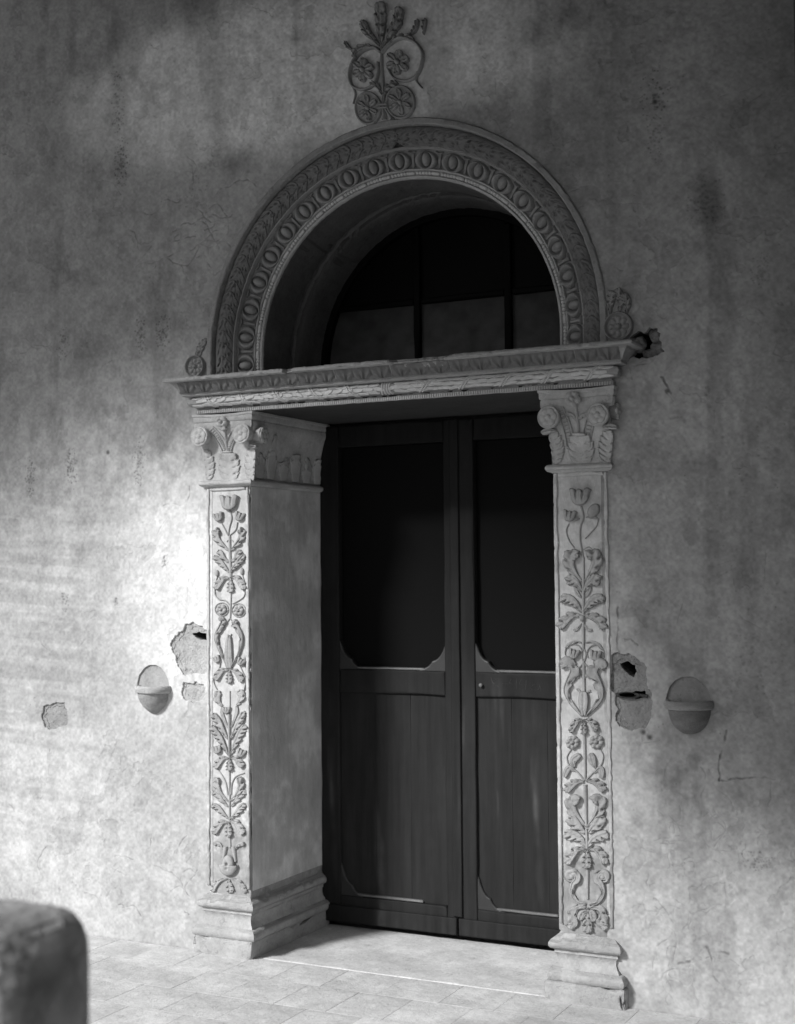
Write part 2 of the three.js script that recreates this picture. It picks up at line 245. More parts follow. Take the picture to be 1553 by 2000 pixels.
function plasterTone(x, y, i, j) {
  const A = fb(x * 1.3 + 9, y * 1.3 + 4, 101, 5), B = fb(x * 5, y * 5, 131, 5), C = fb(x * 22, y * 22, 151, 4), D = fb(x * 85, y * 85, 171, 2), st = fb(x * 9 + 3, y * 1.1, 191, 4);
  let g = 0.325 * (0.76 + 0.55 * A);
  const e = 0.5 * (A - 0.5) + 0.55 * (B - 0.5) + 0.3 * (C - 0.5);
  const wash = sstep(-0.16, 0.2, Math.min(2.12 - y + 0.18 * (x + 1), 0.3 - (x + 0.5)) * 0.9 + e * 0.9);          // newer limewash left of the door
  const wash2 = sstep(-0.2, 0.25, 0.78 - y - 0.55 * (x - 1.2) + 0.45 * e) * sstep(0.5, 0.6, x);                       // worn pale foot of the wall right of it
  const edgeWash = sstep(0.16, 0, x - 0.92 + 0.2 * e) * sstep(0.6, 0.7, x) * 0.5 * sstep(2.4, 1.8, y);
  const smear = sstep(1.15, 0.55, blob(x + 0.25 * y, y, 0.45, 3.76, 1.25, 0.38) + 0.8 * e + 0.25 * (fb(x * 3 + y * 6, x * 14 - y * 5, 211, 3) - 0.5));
  g = mix(g, (0.38 + 0.22 * sstep(1.3, 0.2, blob(x, y, -1.04, 1.6, 0.42, 0.62) + 0.6 * e) + 0.08 * sstep(0.4, 0.7, fb(x * 2.5, y * 2.5, 251, 4))) * (0.88 + 0.24 * B), wash); g = mix(g, 0.46 * (0.75 + 0.5 * B), Math.max(wash2, edgeWash)); g = mix(g, g * 2.1, smear);  // blob beside the pilaster: pool of light painted into the limewash
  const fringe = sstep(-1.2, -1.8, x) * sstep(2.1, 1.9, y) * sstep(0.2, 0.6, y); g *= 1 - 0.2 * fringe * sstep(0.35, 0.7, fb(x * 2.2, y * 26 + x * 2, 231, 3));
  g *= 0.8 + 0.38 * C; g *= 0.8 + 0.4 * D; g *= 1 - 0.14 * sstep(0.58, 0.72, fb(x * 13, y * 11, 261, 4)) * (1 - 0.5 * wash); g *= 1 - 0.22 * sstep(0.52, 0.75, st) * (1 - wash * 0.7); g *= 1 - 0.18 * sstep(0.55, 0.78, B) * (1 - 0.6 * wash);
  g *= 1 - 0.2 * sstep(1.35, 1.62, x + 0.25 * e); g *= 1 - 0.3 * sstep(0.9, 0.4, blob(x, y, 1.31, 2.97, 0.09, 0.15) + e) - 0.2 * sstep(1.1, 0.4, blob(x, y, -1.4, 3.7, 0.08, 0.35) + e);  // right side darkened for the light falling off; the blobs are stains
  return g;
}
const flake = (x, y) => { const a = fb(x * 7 + 5, y * 7, 271, 5), b = fb(x * 2.1, y * 2.1 + 8, 281, 4); return sstep(0.0, 0.012, a + 0.35 * (b - 0.5) - 0.66); };
const trowel = (x, y) => fb(x * 10 + y * 2, y * 3.2 - x * 1.5, 291, 3);
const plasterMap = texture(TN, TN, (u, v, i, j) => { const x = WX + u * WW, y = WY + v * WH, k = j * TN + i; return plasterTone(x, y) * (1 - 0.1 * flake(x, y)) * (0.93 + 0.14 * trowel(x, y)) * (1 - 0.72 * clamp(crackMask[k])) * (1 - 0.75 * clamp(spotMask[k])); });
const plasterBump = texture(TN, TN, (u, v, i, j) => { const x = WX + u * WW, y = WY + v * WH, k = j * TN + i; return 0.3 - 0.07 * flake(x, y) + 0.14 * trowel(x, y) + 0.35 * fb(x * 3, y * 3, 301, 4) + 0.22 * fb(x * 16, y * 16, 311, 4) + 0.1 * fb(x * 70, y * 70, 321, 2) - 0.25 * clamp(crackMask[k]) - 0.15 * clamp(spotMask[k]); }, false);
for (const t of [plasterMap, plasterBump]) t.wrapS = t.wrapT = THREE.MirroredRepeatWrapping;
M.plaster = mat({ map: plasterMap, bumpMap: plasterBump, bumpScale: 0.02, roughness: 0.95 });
const woodTex = texture(512, 1024, (u, v) => {                             // one texture unit is a metre across and 2.4 m high, so dust smudges stay low and the shade above is painted in
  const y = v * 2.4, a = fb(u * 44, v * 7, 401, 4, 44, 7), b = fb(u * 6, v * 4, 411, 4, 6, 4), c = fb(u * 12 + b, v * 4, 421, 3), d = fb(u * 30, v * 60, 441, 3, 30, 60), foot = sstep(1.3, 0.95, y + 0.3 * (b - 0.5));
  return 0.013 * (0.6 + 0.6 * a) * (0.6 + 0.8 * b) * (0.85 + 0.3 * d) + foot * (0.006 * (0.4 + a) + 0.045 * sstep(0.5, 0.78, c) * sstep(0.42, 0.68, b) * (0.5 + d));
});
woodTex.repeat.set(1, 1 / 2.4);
const woodBump = texture(512, 512, (u, v) => fb(u * 60, v * 4, 431, 4, 60, 4), false);
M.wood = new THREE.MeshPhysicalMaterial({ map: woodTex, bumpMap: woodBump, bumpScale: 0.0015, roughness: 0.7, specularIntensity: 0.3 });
M.woodEdge = mat({ color: grey(0.16), map: stoneTex, bumpMap: woodBump, bumpScale: 0.0015, roughness: 0.5 });  // ledge paler, the light it catches put into the colour
M.bracketWood = mat({ color: grey(0.026), map: stoneTex, roughness: 0.5 });  // even dark tone of the corner brackets
M.panelDark = new THREE.MeshPhysicalMaterial({ color: grey(0.25), map: woodTex, roughness: 0.7, specularIntensity: 0.2 });  // window frame and leaf backs darkened for the shade of the deep opening
M.chalk = mat({ color: grey(0.16), roughness: 1 });
const paneTex = texture(256, 256, (u, v) => { const b = fb(u * 5, v * 5, 501, 5, 5, 5); return 0.12 * (0.4 + 1.0 * b) * (1 - 0.55 * v); });
M.pane = new THREE.MeshPhysicalMaterial({ map: paneTex, roughness: 0.7, specularIntensity: 0.2 });
M.paneDark = new THREE.MeshPhysicalMaterial({ color: grey(0.004), roughness: 0.6, specularIntensity: 0.12 });  // near-black, shade of the deep recess put into the colour

// ---------------------------------------------------------------- ground and pavement
const ground = structure('ground');
{ const g = new THREE.PlaneGeometry(120, 120); g.rotateX(-Math.PI / 2); g.translate(0, -0.03, 40); part(ground, 'earth', g, mat({ color: grey(0.32), roughness: 1, map: stoneTex })); }
const pavement = structure('pavement');
{
  const tones = [0.78, 0.8, 0.82].map((t) => mat({ color: grey(t), map: stoneTex, bumpMap: stoneBump, bumpScale: 0.003 }));
  const rows = [0.245, 0.27, 0.25, 0.3, 0.26, 0.3, 0.28, 0.3]; let z = 0.0;
  rows.forEach((d, r) => {
    let x = -2.6 + [0.005, 0.12, 0.04, 0.16, 0.08, 0.0, 0.13, 0.05][r];
    while (x < 2.3) {
      const w = rr(0.225, 0.26) * (r > 3 ? 1.3 : 1), g = 0.0007, dy = rr(-0.0004, 0.0004);
      const s = wornBox(x + g, x + w - g, -0.06, -0.012 + dy, z + g, z + d - g, { res: 0.07, c: 0.0002, chip: 0.0006, f: 14, sd: r });
      boxUV(s, 1, rr(0, 1), rr(0, 1)); part(pavement, 'paving_slab', s, tones[Math.floor(rnd() * 3)], { keepUV: true }); x += w;
    }
    z += d;
  });
}
{
  const t = thing('door_threshold', 'pale worn stone threshold slab lying between the two carved pilasters below the door', 'threshold', [0, -0.03, -0.3]);
  part(t, 'slab', wornBox(-0.689, 0.689, -0.03, -0.0113, -0.64, -0.006, { res: 0.03, c: 0.004, chip: 0.008, f: 16 }), M.floor);
}

// ---------------------------------------------------------------- wall with its broken patches
const patchA = ragged([[-0.9, 1.375], [-0.95, 1.384], [-0.991, 1.406], [-1.023, 1.395], [-1.042, 1.37], [-1.095, 1.335], [-1.111, 1.306], [-1.095, 1.268], [-1.078, 1.23], [-1.059, 1.194], [-1.032, 1.168], [-0.997, 1.178], [-0.9, 1.184]].reverse(), 0.005);
const patchB = ragged([[-1.04, 1.136], [-1.051, 1.096], [-1.032, 1.061], [-0.991, 1.051], [-0.943, 1.066], [-0.924, 1.1], [-0.935, 1.13], [-0.978, 1.14]], 0.004);
const patchC = ragged([[-1.831, 0.983], [-1.826, 1.011], [-1.792, 1.015], [-1.747, 1.026], [-1.708, 1.027], [-1.693, 1.002], [-1.684, 0.965], [-1.69, 0.932], [-1.723, 0.914], [-1.792, 0.899], [-1.819, 0.917], [-1.834, 0.954]].reverse(), 0.004);
const patchD = ragged([[0.9, 1.284], [0.938, 1.301], [0.986, 1.298], [1.014, 1.285], [1.05, 1.257], [1.053, 1.19], [1.07, 1.15], [1.074, 1.121], [1.069, 1.078], [1.045, 1.029], [0.995, 1.014], [0.942, 1.025], [0.933, 1.063], [0.934, 1.14], [0.9, 1.178]].reverse(), 0.005);
const cavE = ragged([[0.97, 2.47], [1.035, 2.512], [1.073, 2.51], [1.089, 2.521], [1.113, 2.523], [1.128, 2.5], [1.124, 2.466], [1.139, 2.426], [1.1, 2.415], [1.06, 2.41], [1.0, 2.42]].reverse(), 0.005);
const half = (cx, cy, r, h) => { const o = []; for (let i = 0; i <= 24; i++) { const a = (i / 24) * Math.PI; o.push([cx + Math.cos(a) * r, cy + Math.sin(a) * h]); } o.push([cx - r * 0.96, cy - 0.014], [cx + r * 0.96, cy - 0.014]); return o; };
const nicheL = ragged(half(-1.203, 1.115, 0.086, 0.096), 0.0012, 2), nicheR = ragged(half(1.209, 1.126, 0.083, 0.094), 0.0012, 2);
const slotA = ragged([[-1.0, 1.352], [-0.96, 1.362], [-0.905, 1.352], [-0.905, 1.318], [-0.94, 1.325], [-0.985, 1.338]].reverse(), 0.003), slotB = ragged([[-1.036, 1.141], [-0.99, 1.146], [-0.945, 1.14], [-0.942, 1.13], [-0.99, 1.126], [-1.033, 1.131]].reverse(), 0.002);
const holeD = ragged([[0.945, 1.262], [0.98, 1.27], [1.005, 1.258], [1.012, 1.235], [1.0, 1.21], [0.975, 1.225], [0.955, 1.245]].reverse(), 0.003), slotD = ragged([[0.934, 1.152], [0.985, 1.158], [1.045, 1.158], [1.05, 1.14], [0.99, 1.13], [0.94, 1.138]].reverse(), 0.003);
function wallOutline(hw, r, cy) {                                          // outer edge of the wall running round the doorway, so that the opening reaches the ground
  const o = [[-7, -0.1], [-hw, -0.1], [-hw, 2.4], [-r, 2.41]]; for (let i = 48; i >= 0; i--) { const a = (i / 48) * Math.PI; o.push([0.005 + Math.cos(a) * r, cy + Math.sin(a) * r]); }
  o.push([r, 2.41], [hw, 2.4], [hw, -0.1], [3.4, -0.1], [3.4, 4.7], [-7, 4.7]); return o;
}
const wall = thing('plaster_wall', 'weathered grey plaster wall with pale limewash and stains surrounding the carved doorway', 'wall', [0, -0.1, 0]);
{
  const plasterUV = (g) => { const p = g.attributes.position, uv = new Float32Array(p.count * 2); for (let i = 0; i < p.count; i++) { uv[2 * i] = (p.getX(i) - WX) / WW; uv[2 * i + 1] = (p.getY(i) - WY) / WH; } g.setAttribute('uv', new THREE.BufferAttribute(uv, 2)); return g; };
  const s = path2(wallOutline(0.885, 0.895, 2.566), THREE.Shape); for (const h of [patchA, patchB, patchC, patchD, cavE, nicheL, nicheR]) s.holes.push(path2(h));
  part(wall, 'plaster_face', plasterUV(offset(new THREE.ExtrudeGeometry(s, { depth: 0.02, bevelEnabled: true, bevelThickness: 0.002, bevelSize: 0.002, bevelSegments: 1, bevelOffset: -0.002 }), 0, 0, -0.026)), M.plaster, { keepUV: true });
  const c = path2(wallOutline(0.86, 0.9, 2.566), THREE.Shape); for (const h of [slotA, slotB, slotD, holeD, cavE, nicheL, nicheR]) c.holes.push(path2(h));
  part(wall, 'masonry_core', offset(new THREE.ExtrudeGeometry(c, { depth: 0.68, bevelEnabled: false }), 0, 0, -0.712), M.core);
  const back = new THREE.BoxGeometry(10.4, 5.06, 0.1); part(wall, 'inner_lining', offset(back, -1.8, 2.43, -0.775), M.core);
  // ground faces of the broken patches, each a rough plate just behind the plaster
  const plate = (o, holes, z, m, label) => { const q = path2(o, THREE.Shape); for (const h of holes) q.holes.push(path2(h)); part(wall, 'exposed_patch', offset(new THREE.ExtrudeGeometry(q, { depth: 0.008, bevelEnabled: false }), 0, 0, z), m, { label }); };
  const grow = (o, k) => { const cx = o.reduce((a, p) => a + p[0], 0) / o.length, cy = o.reduce((a, p) => a + p[1], 0) / o.length; return o.map(([x, y]) => [cx + (x - cx) * k, cy + (y - cy) * k]); };
  const pm = mat({ color: grey(0.62), map: stoneTex, bumpMap: stoneBump, bumpScale: 0.01 }), pd = mat({ color: grey(0.4), map: stoneTex, bumpMap: stoneBump, bumpScale: 0.01 }), pr = mat({ color: grey(0.34), map: stoneTex, bumpMap: stoneBump, bumpScale: 0.01 });
  plate(grow(patchA, 1.05), [slotA], -0.023, pm, 'torn plaster showing grey mortar beside the left pilaster'); plate(grow(patchB, 1.05), [slotB], -0.023, pm, 'small round torn patch with a dark slot');
  plate(grow(patchC, 1.05), [], -0.023, pd, 'round torn patch in the plaster at far left'); plate(grow(patchD, 1.05), [slotD, holeD], -0.023, pr, 'torn plaster with dark holes beside the right pilaster');
  for (const [o, k, m] of [[patchA, 0.86, pm], [patchC, 0.8, pd], [patchD, 0.84, pr], [patchB, 0.78, pm]]) { const h = ragged(grow(o, k).filter((_, i) => i % 3 === 0), 0.009, 3, 4), q = path2(grow(o, 1.04), THREE.Shape); q.holes.push(path2(h)); part(wall, 'under_coat', offset(new THREE.ExtrudeGeometry(q, { depth: 0.004, bevelEnabled: false }), 0, 0, -0.0165), m); }
  for (const [n, dz, m] of [[nicheL, -0.012, mat({ color: grey(0.5), map: stoneTex, bumpMap: stoneBump, bumpScale: 0.004 })], [nicheR, -0.014, mat({ color: grey(0.42), map: stoneTex, bumpMap: stoneBump, bumpScale: 0.004 })]]) part(wall, 'niche_back', offset(new THREE.ExtrudeGeometry(path2(grow(n, 1.06), THREE.Shape), { depth: 0.006, bevelEnabled: false }), 0, 0, dz - 0.006), m);
  // loose stones in the broken corner beside the cornice
  for (const [x, y, z, r] of [[1.105, 2.497, -0.05, 0.03], [1.115, 2.44, -0.045, 0.034], [1.03, 2.47, -0.04, 0.03], [1.075, 2.425, -0.05, 0.028]]) { const g = new THREE.IcosahedronGeometry(r, 3), p = g.attributes.position; for (let i = 0; i < p.count; i++) { const a = p.getX(i), b = p.getY(i), d = p.getZ(i), k = 1 + 0.7 * fb3(a * 40 + x, b * 40 + y, d * 40, 3); p.setXYZ(i, x + a * k, y + b * k, z + d * k); } g.computeVertexNormals(); part(wall, 'rubble_stone', g, M.rubble); }
}
{
  const t = thing('iron_ring', 'dark flat iron loop lying in the slot of the torn plaster right of the door', 'ring', [0.975, 1.144, -0.01]);
  const g = new THREE.TorusGeometry(0.03, 0.0065, 10, 36); g.scale(1.35, 0.34, 1); g.rotateX(-0.3); part(t, 'loop', offset(g, 0.98, 1.145, -0.006), M.iron);
  part(t, 'spike', offset(new THREE.CylinderGeometry(0.005, 0.007, 0.05, 8).rotateZ(1.45), 1.03, 1.146, -0.008), M.iron);
}

// ---------------------------------------------------------------- the two carved pilasters
const affine = (a, b, c, d, e, f, z) => (x, y, h) => V(a * x + b * y + c, d * x + e * y + f, z + h);
const LT = affine(0.0005538, -1.4e-6, -0.9706, -1.7e-6, -0.000464, 2.0367, -0.006), LB = affine(0.0005897, -1.5e-6, -0.9723, 3.76e-5, -0.0004913, 1.0967, -0.006);
const RT = affine(0.0004913, -7e-6, 0.677, 7e-7, -0.0004677, 1.993, -0.006), RB = affine(0.0004872, -6.8e-6, 0.6649, 3.55e-5, -0.0004612, 1.0863, -0.006);
const shaftTex = texture(256, 1024, (u, v) => { const y = v * 2.1, a = fb(u * 5, v * 22, 801, 5, 5, 22), b = fb(u * 24, v * 100, 811, 3, 24, 100), c = fb(u * 60, v * 260, 821, 2, 60, 260); return 0.52 * (0.7 + 0.5 * a) * (0.84 + 0.3 * b) * (0.9 + 0.2 * c) * (1 - 0.45 * sstep(0.75, 0.3, y + 0.5 * (a - 0.5) + 0.2 * (b - 0.5))) * (1 - 0.3 * sstep(0.62, 0.75, a)); });
const shaftMat = mat({ map: shaftTex, bumpMap: stoneBump, bumpScale: 0.0025 });
const shaftUV = (g) => { const p = g.attributes.position, n = g.attributes.normal, uv = g.attributes.uv; for (let i = 0; i < p.count; i++) uv.setXY(i, (Math.abs(n.getX(i)) > 0.7 ? p.getZ(i) : p.getX(i)) * 2, p.getY(i) / 2.1); return g; };
// a carver at work on one drawing: every call cuts one leaf, flower or stem
function carver(host, map, m) {
  const add = (n, g) => part(host, n, g, m);
  return {
    leaf: (p, o) => add('leaf', leafGeo(p, o, map)),
    pair: (cx, p, o) => { add('leaf', leafGeo(p, o, map)); add('leaf', leafGeo(p.map(([x, y]) => [2 * cx - x + rr(-6, 6), y + rr(-7, 7)]), { ...o, flip: -1 }, map)); },
    stem: (p, r0, r1, h = 0.006) => add('stem', stemGeo(p, r0, r1, h, map)),
    tulip: (x, y, s, h, r) => add('flower', tulip(x, y, s, h, map, r)),
    rose: (x, y, r, h, n = 6) => add('rosette', rosette(x, y, r, h, map, n, rnd())),
    bud: (x, y, a, b, h, r) => add('bud', bud(x, y, a, b, h, map, r)),
    ring: (x, y, r, w, h = 0.005, a0 = 0, a1 = 6.2832) => { const p = []; for (let i = 0; i <= 18; i++) { const a = a0 + ((a1 - a0) * i) / 18; p.push([x + Math.cos(a) * r, y + Math.sin(a) * r]); } add('stem', stemGeo(p, w, w, h, map, 36)); },
    droop(cx, cy, w, l, h = 0.014) {
      this.pair(cx, [[cx - 8, cy + 8], [cx - w * 0.45, cy + l * 0.08], [cx - w * 0.8, cy + l * 0.45], [cx - w, cy + l * 0.85]], { wo: 20, wi: w * 0.42, lo: 0, li: 4, d: 0.42, h, tip: 0.004 });
    },
    droop3(cx, cy, w, l, h = 0.014) { this.droop(cx, cy, w, l, h); this.leaf([[cx, cy], [cx + 3, cy + l * 0.5], [cx + 6, cy + l * 1.05]], { wo: w * 0.3, wi: w * 0.3, lo: 4, li: 4, d: 0.4, h: h * 1.15, tip: 0.003, sw: 0.3 }); },
  };
}
const shaftProfileBase = (s = 0) => [[0.0, 0.262], [0.004, 0.25], [0.014, 0.236], [0.03, 0.222], [0.041, 0.214], [0.047, 0.204], [0.047, 0.192], [0.042, 0.183], [0.03, 0.178], [0.029, 0.17], [0.031, 0.166], [0.023, 0.158], [0.021, 0.14], [0.026, 0.124], [0.036, 0.115], [0.038, 0.108], [0.05, 0.104], [0.06, 0.094], [0.063, 0.082], [0.06, 0.068], [0.052, 0.061]].map(([o, y]) => [o - s, y]);
function pilaster(x0, x1, inner, label, zd, broken) {
  const cx = (x0 + x1) / 2, t = thing('carved_pilaster', label, 'pilaster', [cx, -0.012, -0.3], 'carved pilasters flanking the door');
  const sd = inner > 0 ? 3 : 8;
  part(t, 'shaft', shaftUV(wornBox(x0, x1, 0.2, 2.05, zd, -0.006, { res: 0.014, c: 0.003, chip: 0.02, f: 30, sd })), shaftMat, { keepUV: true });
  const fw = 0.017, z0 = -0.012, fm = M.stone;
  for (const [a, b, c, d] of [[x0 + 0.003, x0 + 0.003 + fw, 0.27, 1.99], [x1 - 0.003 - fw, x1 - 0.003, 0.27, 1.99], [x0 + 0.003 + fw, x1 - 0.003 - fw, 1.975, 1.992]]) part(t, 'panel_border', shaftUV(wornBox(a, b, c, d, z0, 0.0015, { res: 0.01, c: 0.003, chip: 0.015, f: 34, sd: sd + a })), shaftMat, { keepUV: true });
  const path = inner > 0 ? [[x0, -0.05], [x0, 0], [x1, 0], [x1, zd]] : [[x0, zd], [x0, 0], [x1, 0], [x1, -0.05]];
  const bp = shaftProfileBase(0.018);
  part(t, 'base_moulding', sweep(bp, path, { step: 0.012, wear: 0.003, f: 24, sd, edit: broken }), M.base);
  part(t, 'plinth', wornBox(x0 - 0.044, x1 + (inner > 0 ? 0.03 : 0.047), -0.03, 0.062, zd, 0.042, { res: 0.016, c: 0.004, chip: 0.016, f: 22, sd }), M.base);
  return t;
}
const pilL = pilaster(-0.918, -0.692, 1, 'carved pilaster left of the door, brightly lit, its plain deep jamb showing on the right', -0.64);
const pilR = pilaster(0.692, 0.917, -1, 'carved pilaster right of the door with tulips on top, standing against the grey wall', -0.64, (x, z, o, y) => (x < 0.72 && z > -0.02 && y < 0.13 ? [o - 0.01 * sstep(0.13, 0.08, y), y] : [o, y]));

{ // plastered inner face of the left pilaster
  const jt = texture(512, 1024, (u, v) => { const a = fb(u * 4, v * 8, 701, 5, 4, 8), b = fb(u * 18, v * 34, 711, 4, 18, 34), c = fb(u * 40, v * 9, 721, 3, 40, 9); return 0.55 * (0.7 + 0.4 * a) * (0.82 + 0.32 * b) * (0.88 + 0.24 * c) + 0.1 * sstep(0.5, 0.72, a + 0.3 * (b - 0.5)); });
  const m = mat({ map: jt, bumpMap: stoneBump, bumpScale: 0.003 }), g = wornBox(-0.6945, -0.6895, 0.262, 1.99, -0.638, -0.016, { res: 0.03, c: 0.001, chip: 0.001, wob: 0.002 }), p = g.attributes.position, uv = g.attributes.uv; for (let i = 0; i < p.count; i++) uv.setXY(i, p.getZ(i) * 1.2, p.getY(i) * 0.6);
  part(pilL, 'jamb_face', g, m, { keepUV: true, label: 'plain plastered inner face with pale patches' });
}
{ // vine of the left pilaster
  const host = part(pilL, 'carved_vine', stemGeo([[318, 560], [322, 760], [328, 940]], 13, 15, 0.008, LT), M.vineLeft), k = carver(host, LT, M.vineLeft);
  k.tulip(320, 255, 165, 0.018); k.tulip(220, 382, 96, 0.015, -0.25); k.tulip(415, 382, 96, 0.015, 0.35);
  k.stem([[320, 310], [338, 390], [318, 470], [306, 545]], 7, 7); k.stem([[240, 430], [268, 480], [300, 548]], 6, 6); k.stem([[392, 430], [375, 500], [318, 552]], 6, 6); k.ring(320, 620, 30, 4, 0.004, 3.3, 6.1);
  k.pair(320, [[318, 700], [262, 640], [212, 580], [206, 530], [228, 512]], { wo: 52, wi: 22, lo: 5, h: 0.016, tip: 0.008, d: 0.42 });
  k.pair(322, [[320, 800], [268, 765], [240, 720], [222, 690]], { wo: 34, wi: 26, lo: 3, h: 0.014, d: 0.4 });
  k.pair(322, [[318, 900], [280, 850], [232, 790], [190, 742]], { wo: 44, wi: 20, lo: 5, h: 0.015, d: 0.45, tip: 0.004 });
  k.bud(202, 905, 16, 32, 0.011); k.bud(433, 888, 16, 32, 0.011); k.stem([[202, 938], [182, 1020], [186, 1110], [220, 1150], [275, 1160], [318, 1200]], 5, 6); k.stem([[436, 922], [462, 1020], [450, 1120], [400, 1160], [345, 1190]], 5, 6);
  k.droop3(326, 945, 118, 130); k.stem([[330, 1090], [328, 1180], [322, 1330]], 8, 9);
  k.ring(244, 1243, 62, 6); k.ring(402, 1250, 62, 6); k.rose(244, 1243, 50, 0.016, 5); k.rose(402, 1250, 50, 0.015, 6);
  k.stem([[318, 1325], [290, 1370], [255, 1430]], 6, 7); k.stem([[322, 1325], [350, 1370], [380, 1430]], 6, 7);
  k.leaf([[304, 1790], [230, 1640], [190, 1500], [238, 1390], [255, 1350], [232, 1340]], { wo: 14, wi: 44, lo: 0, li: 6, d: 0.5, h: 0.016, n: 36, tip: 0.004 });
  k.leaf([[330, 1790], [410, 1650], [438, 1500], [396, 1400], [372, 1372], [398, 1360]], { wo: 14, wi: 40, lo: 0, li: 5, d: 0.5, h: 0.016, n: 36, flip: -1, tip: 0.004 });
  k.leaf([[314, 1800], [312, 1640], [318, 1480]], { wo: 36, wi: 36, lo: 0, h: 0.015, mid: 0.4, sharp: 0.7 }); k.stem([[300, 1478], [318, 1500], [336, 1470]], 6, 6);
  k.tulip(206, 1712, 74, 0.013, -0.5); k.tulip(426, 1730, 78, 0.013, 0.5); k.stem([[232, 1745], [222, 1790], [176, 1850], [170, 1920], [200, 1990]], 5, 5); k.stem([[412, 1760], [440, 1820], [468, 1890], [450, 1990]], 5, 5);
  k.droop3(315, 1800, 112, 120);
  const q = carver(host, LB, M.vineLeft);
  q.pair(295, [[238, 130], [200, 90], [190, 40], [215, 5]], { wo: 38, wi: 30, lo: 3, h: 0.014 }); q.stem([[298, 0], [298, 160]], 7, 7, 0.005); q.tulip(274, 170, 70, 0.012);
  q.pair(295, [[282, 420], [240, 330], [200, 250], [166, 192]], { wo: 46, wi: 26, lo: 5, h: 0.016, d: 0.42, tip: 0.005 }); q.pair(295, [[286, 560], [245, 450], [200, 370], [158, 300]], { wo: 52, wi: 22, lo: 6, h: 0.016, d: 0.45, tip: 0.005 });
  q.stem([[295, 200], [296, 400], [298, 580]], 16, 10, 0.012); q.pair(296, [[292, 340], [262, 270], [232, 180], [236, 130]], { wo: 16, wi: 12, lo: 0, h: 0.01 });
  q.tulip(196, 512, 84, 0.014, -0.25); q.tulip(400, 545, 84, 0.014, 0.4); q.droop3(296, 578, 108, 108);
  q.stem([[296, 700], [296, 1120]], 8, 10, 0.007); q.stem([[165, 655], [225, 725], [262, 800], [280, 900]], 5, 9); q.stem([[425, 715], [350, 745], [318, 800], [308, 900]], 5, 9);
  q.pair(294, [[284, 960], [215, 880], [190, 810], [205, 758]], { wo: 40, wi: 22, lo: 4, h: 0.016, tip: 0.008 }); q.pair(294, [[286, 1010], [235, 950], [190, 890], [158, 870]], { wo: 42, wi: 20, lo: 4, h: 0.014 });
  q.pair(294, [[286, 1110], [240, 1060], [195, 1010], [158, 985]], { wo: 40, wi: 22, lo: 5, h: 0.015, tip: 0.004 }); q.droop3(290, 1135, 112, 125);
  q.stem([[298, 1260], [298, 1360]], 8, 14); q.pair(292, [[240, 1380], [205, 1335], [158, 1325]], { wo: 18, wi: 22, lo: 3, h: 0.013, tip: 0.004 });
  part(host, 'mask', discGeo(292, 1510, 78, 92, (r, a) => { const x = Math.cos(a) * r, y = Math.sin(a) * r; return [0.026 * (0.3 + 0.7 * Math.sqrt(1 - 0.9 * r * r)) - 0.012 * Math.exp(-(x * x + (y + 0.1) * (y + 0.1)) * 30) - 0.008 * Math.exp(-(x * x * 40 + (y - 0.3) * (y - 0.3) * 60)), y < 0 ? 1 - 0.35 * Math.abs(Math.cos(a)) : 1]; }, LB, 14, 40), M.vineLeft);
  q.stem([[262, 1350], [252, 1420], [240, 1470]], 22, 12, 0.012); q.stem([[330, 1350], [340, 1420], [350, 1480]], 22, 12, 0.012);
  q.pair(295, [[285, 1630], [215, 1650], [172, 1700], [160, 1745]], { wo: 18, wi: 34, lo: 0, li: 4, h: 0.014 }); q.leaf([[290, 1630], [300, 1690], [310, 1745]], { wo: 36, wi: 36, lo: 3, li: 3, h: 0.014 });
}
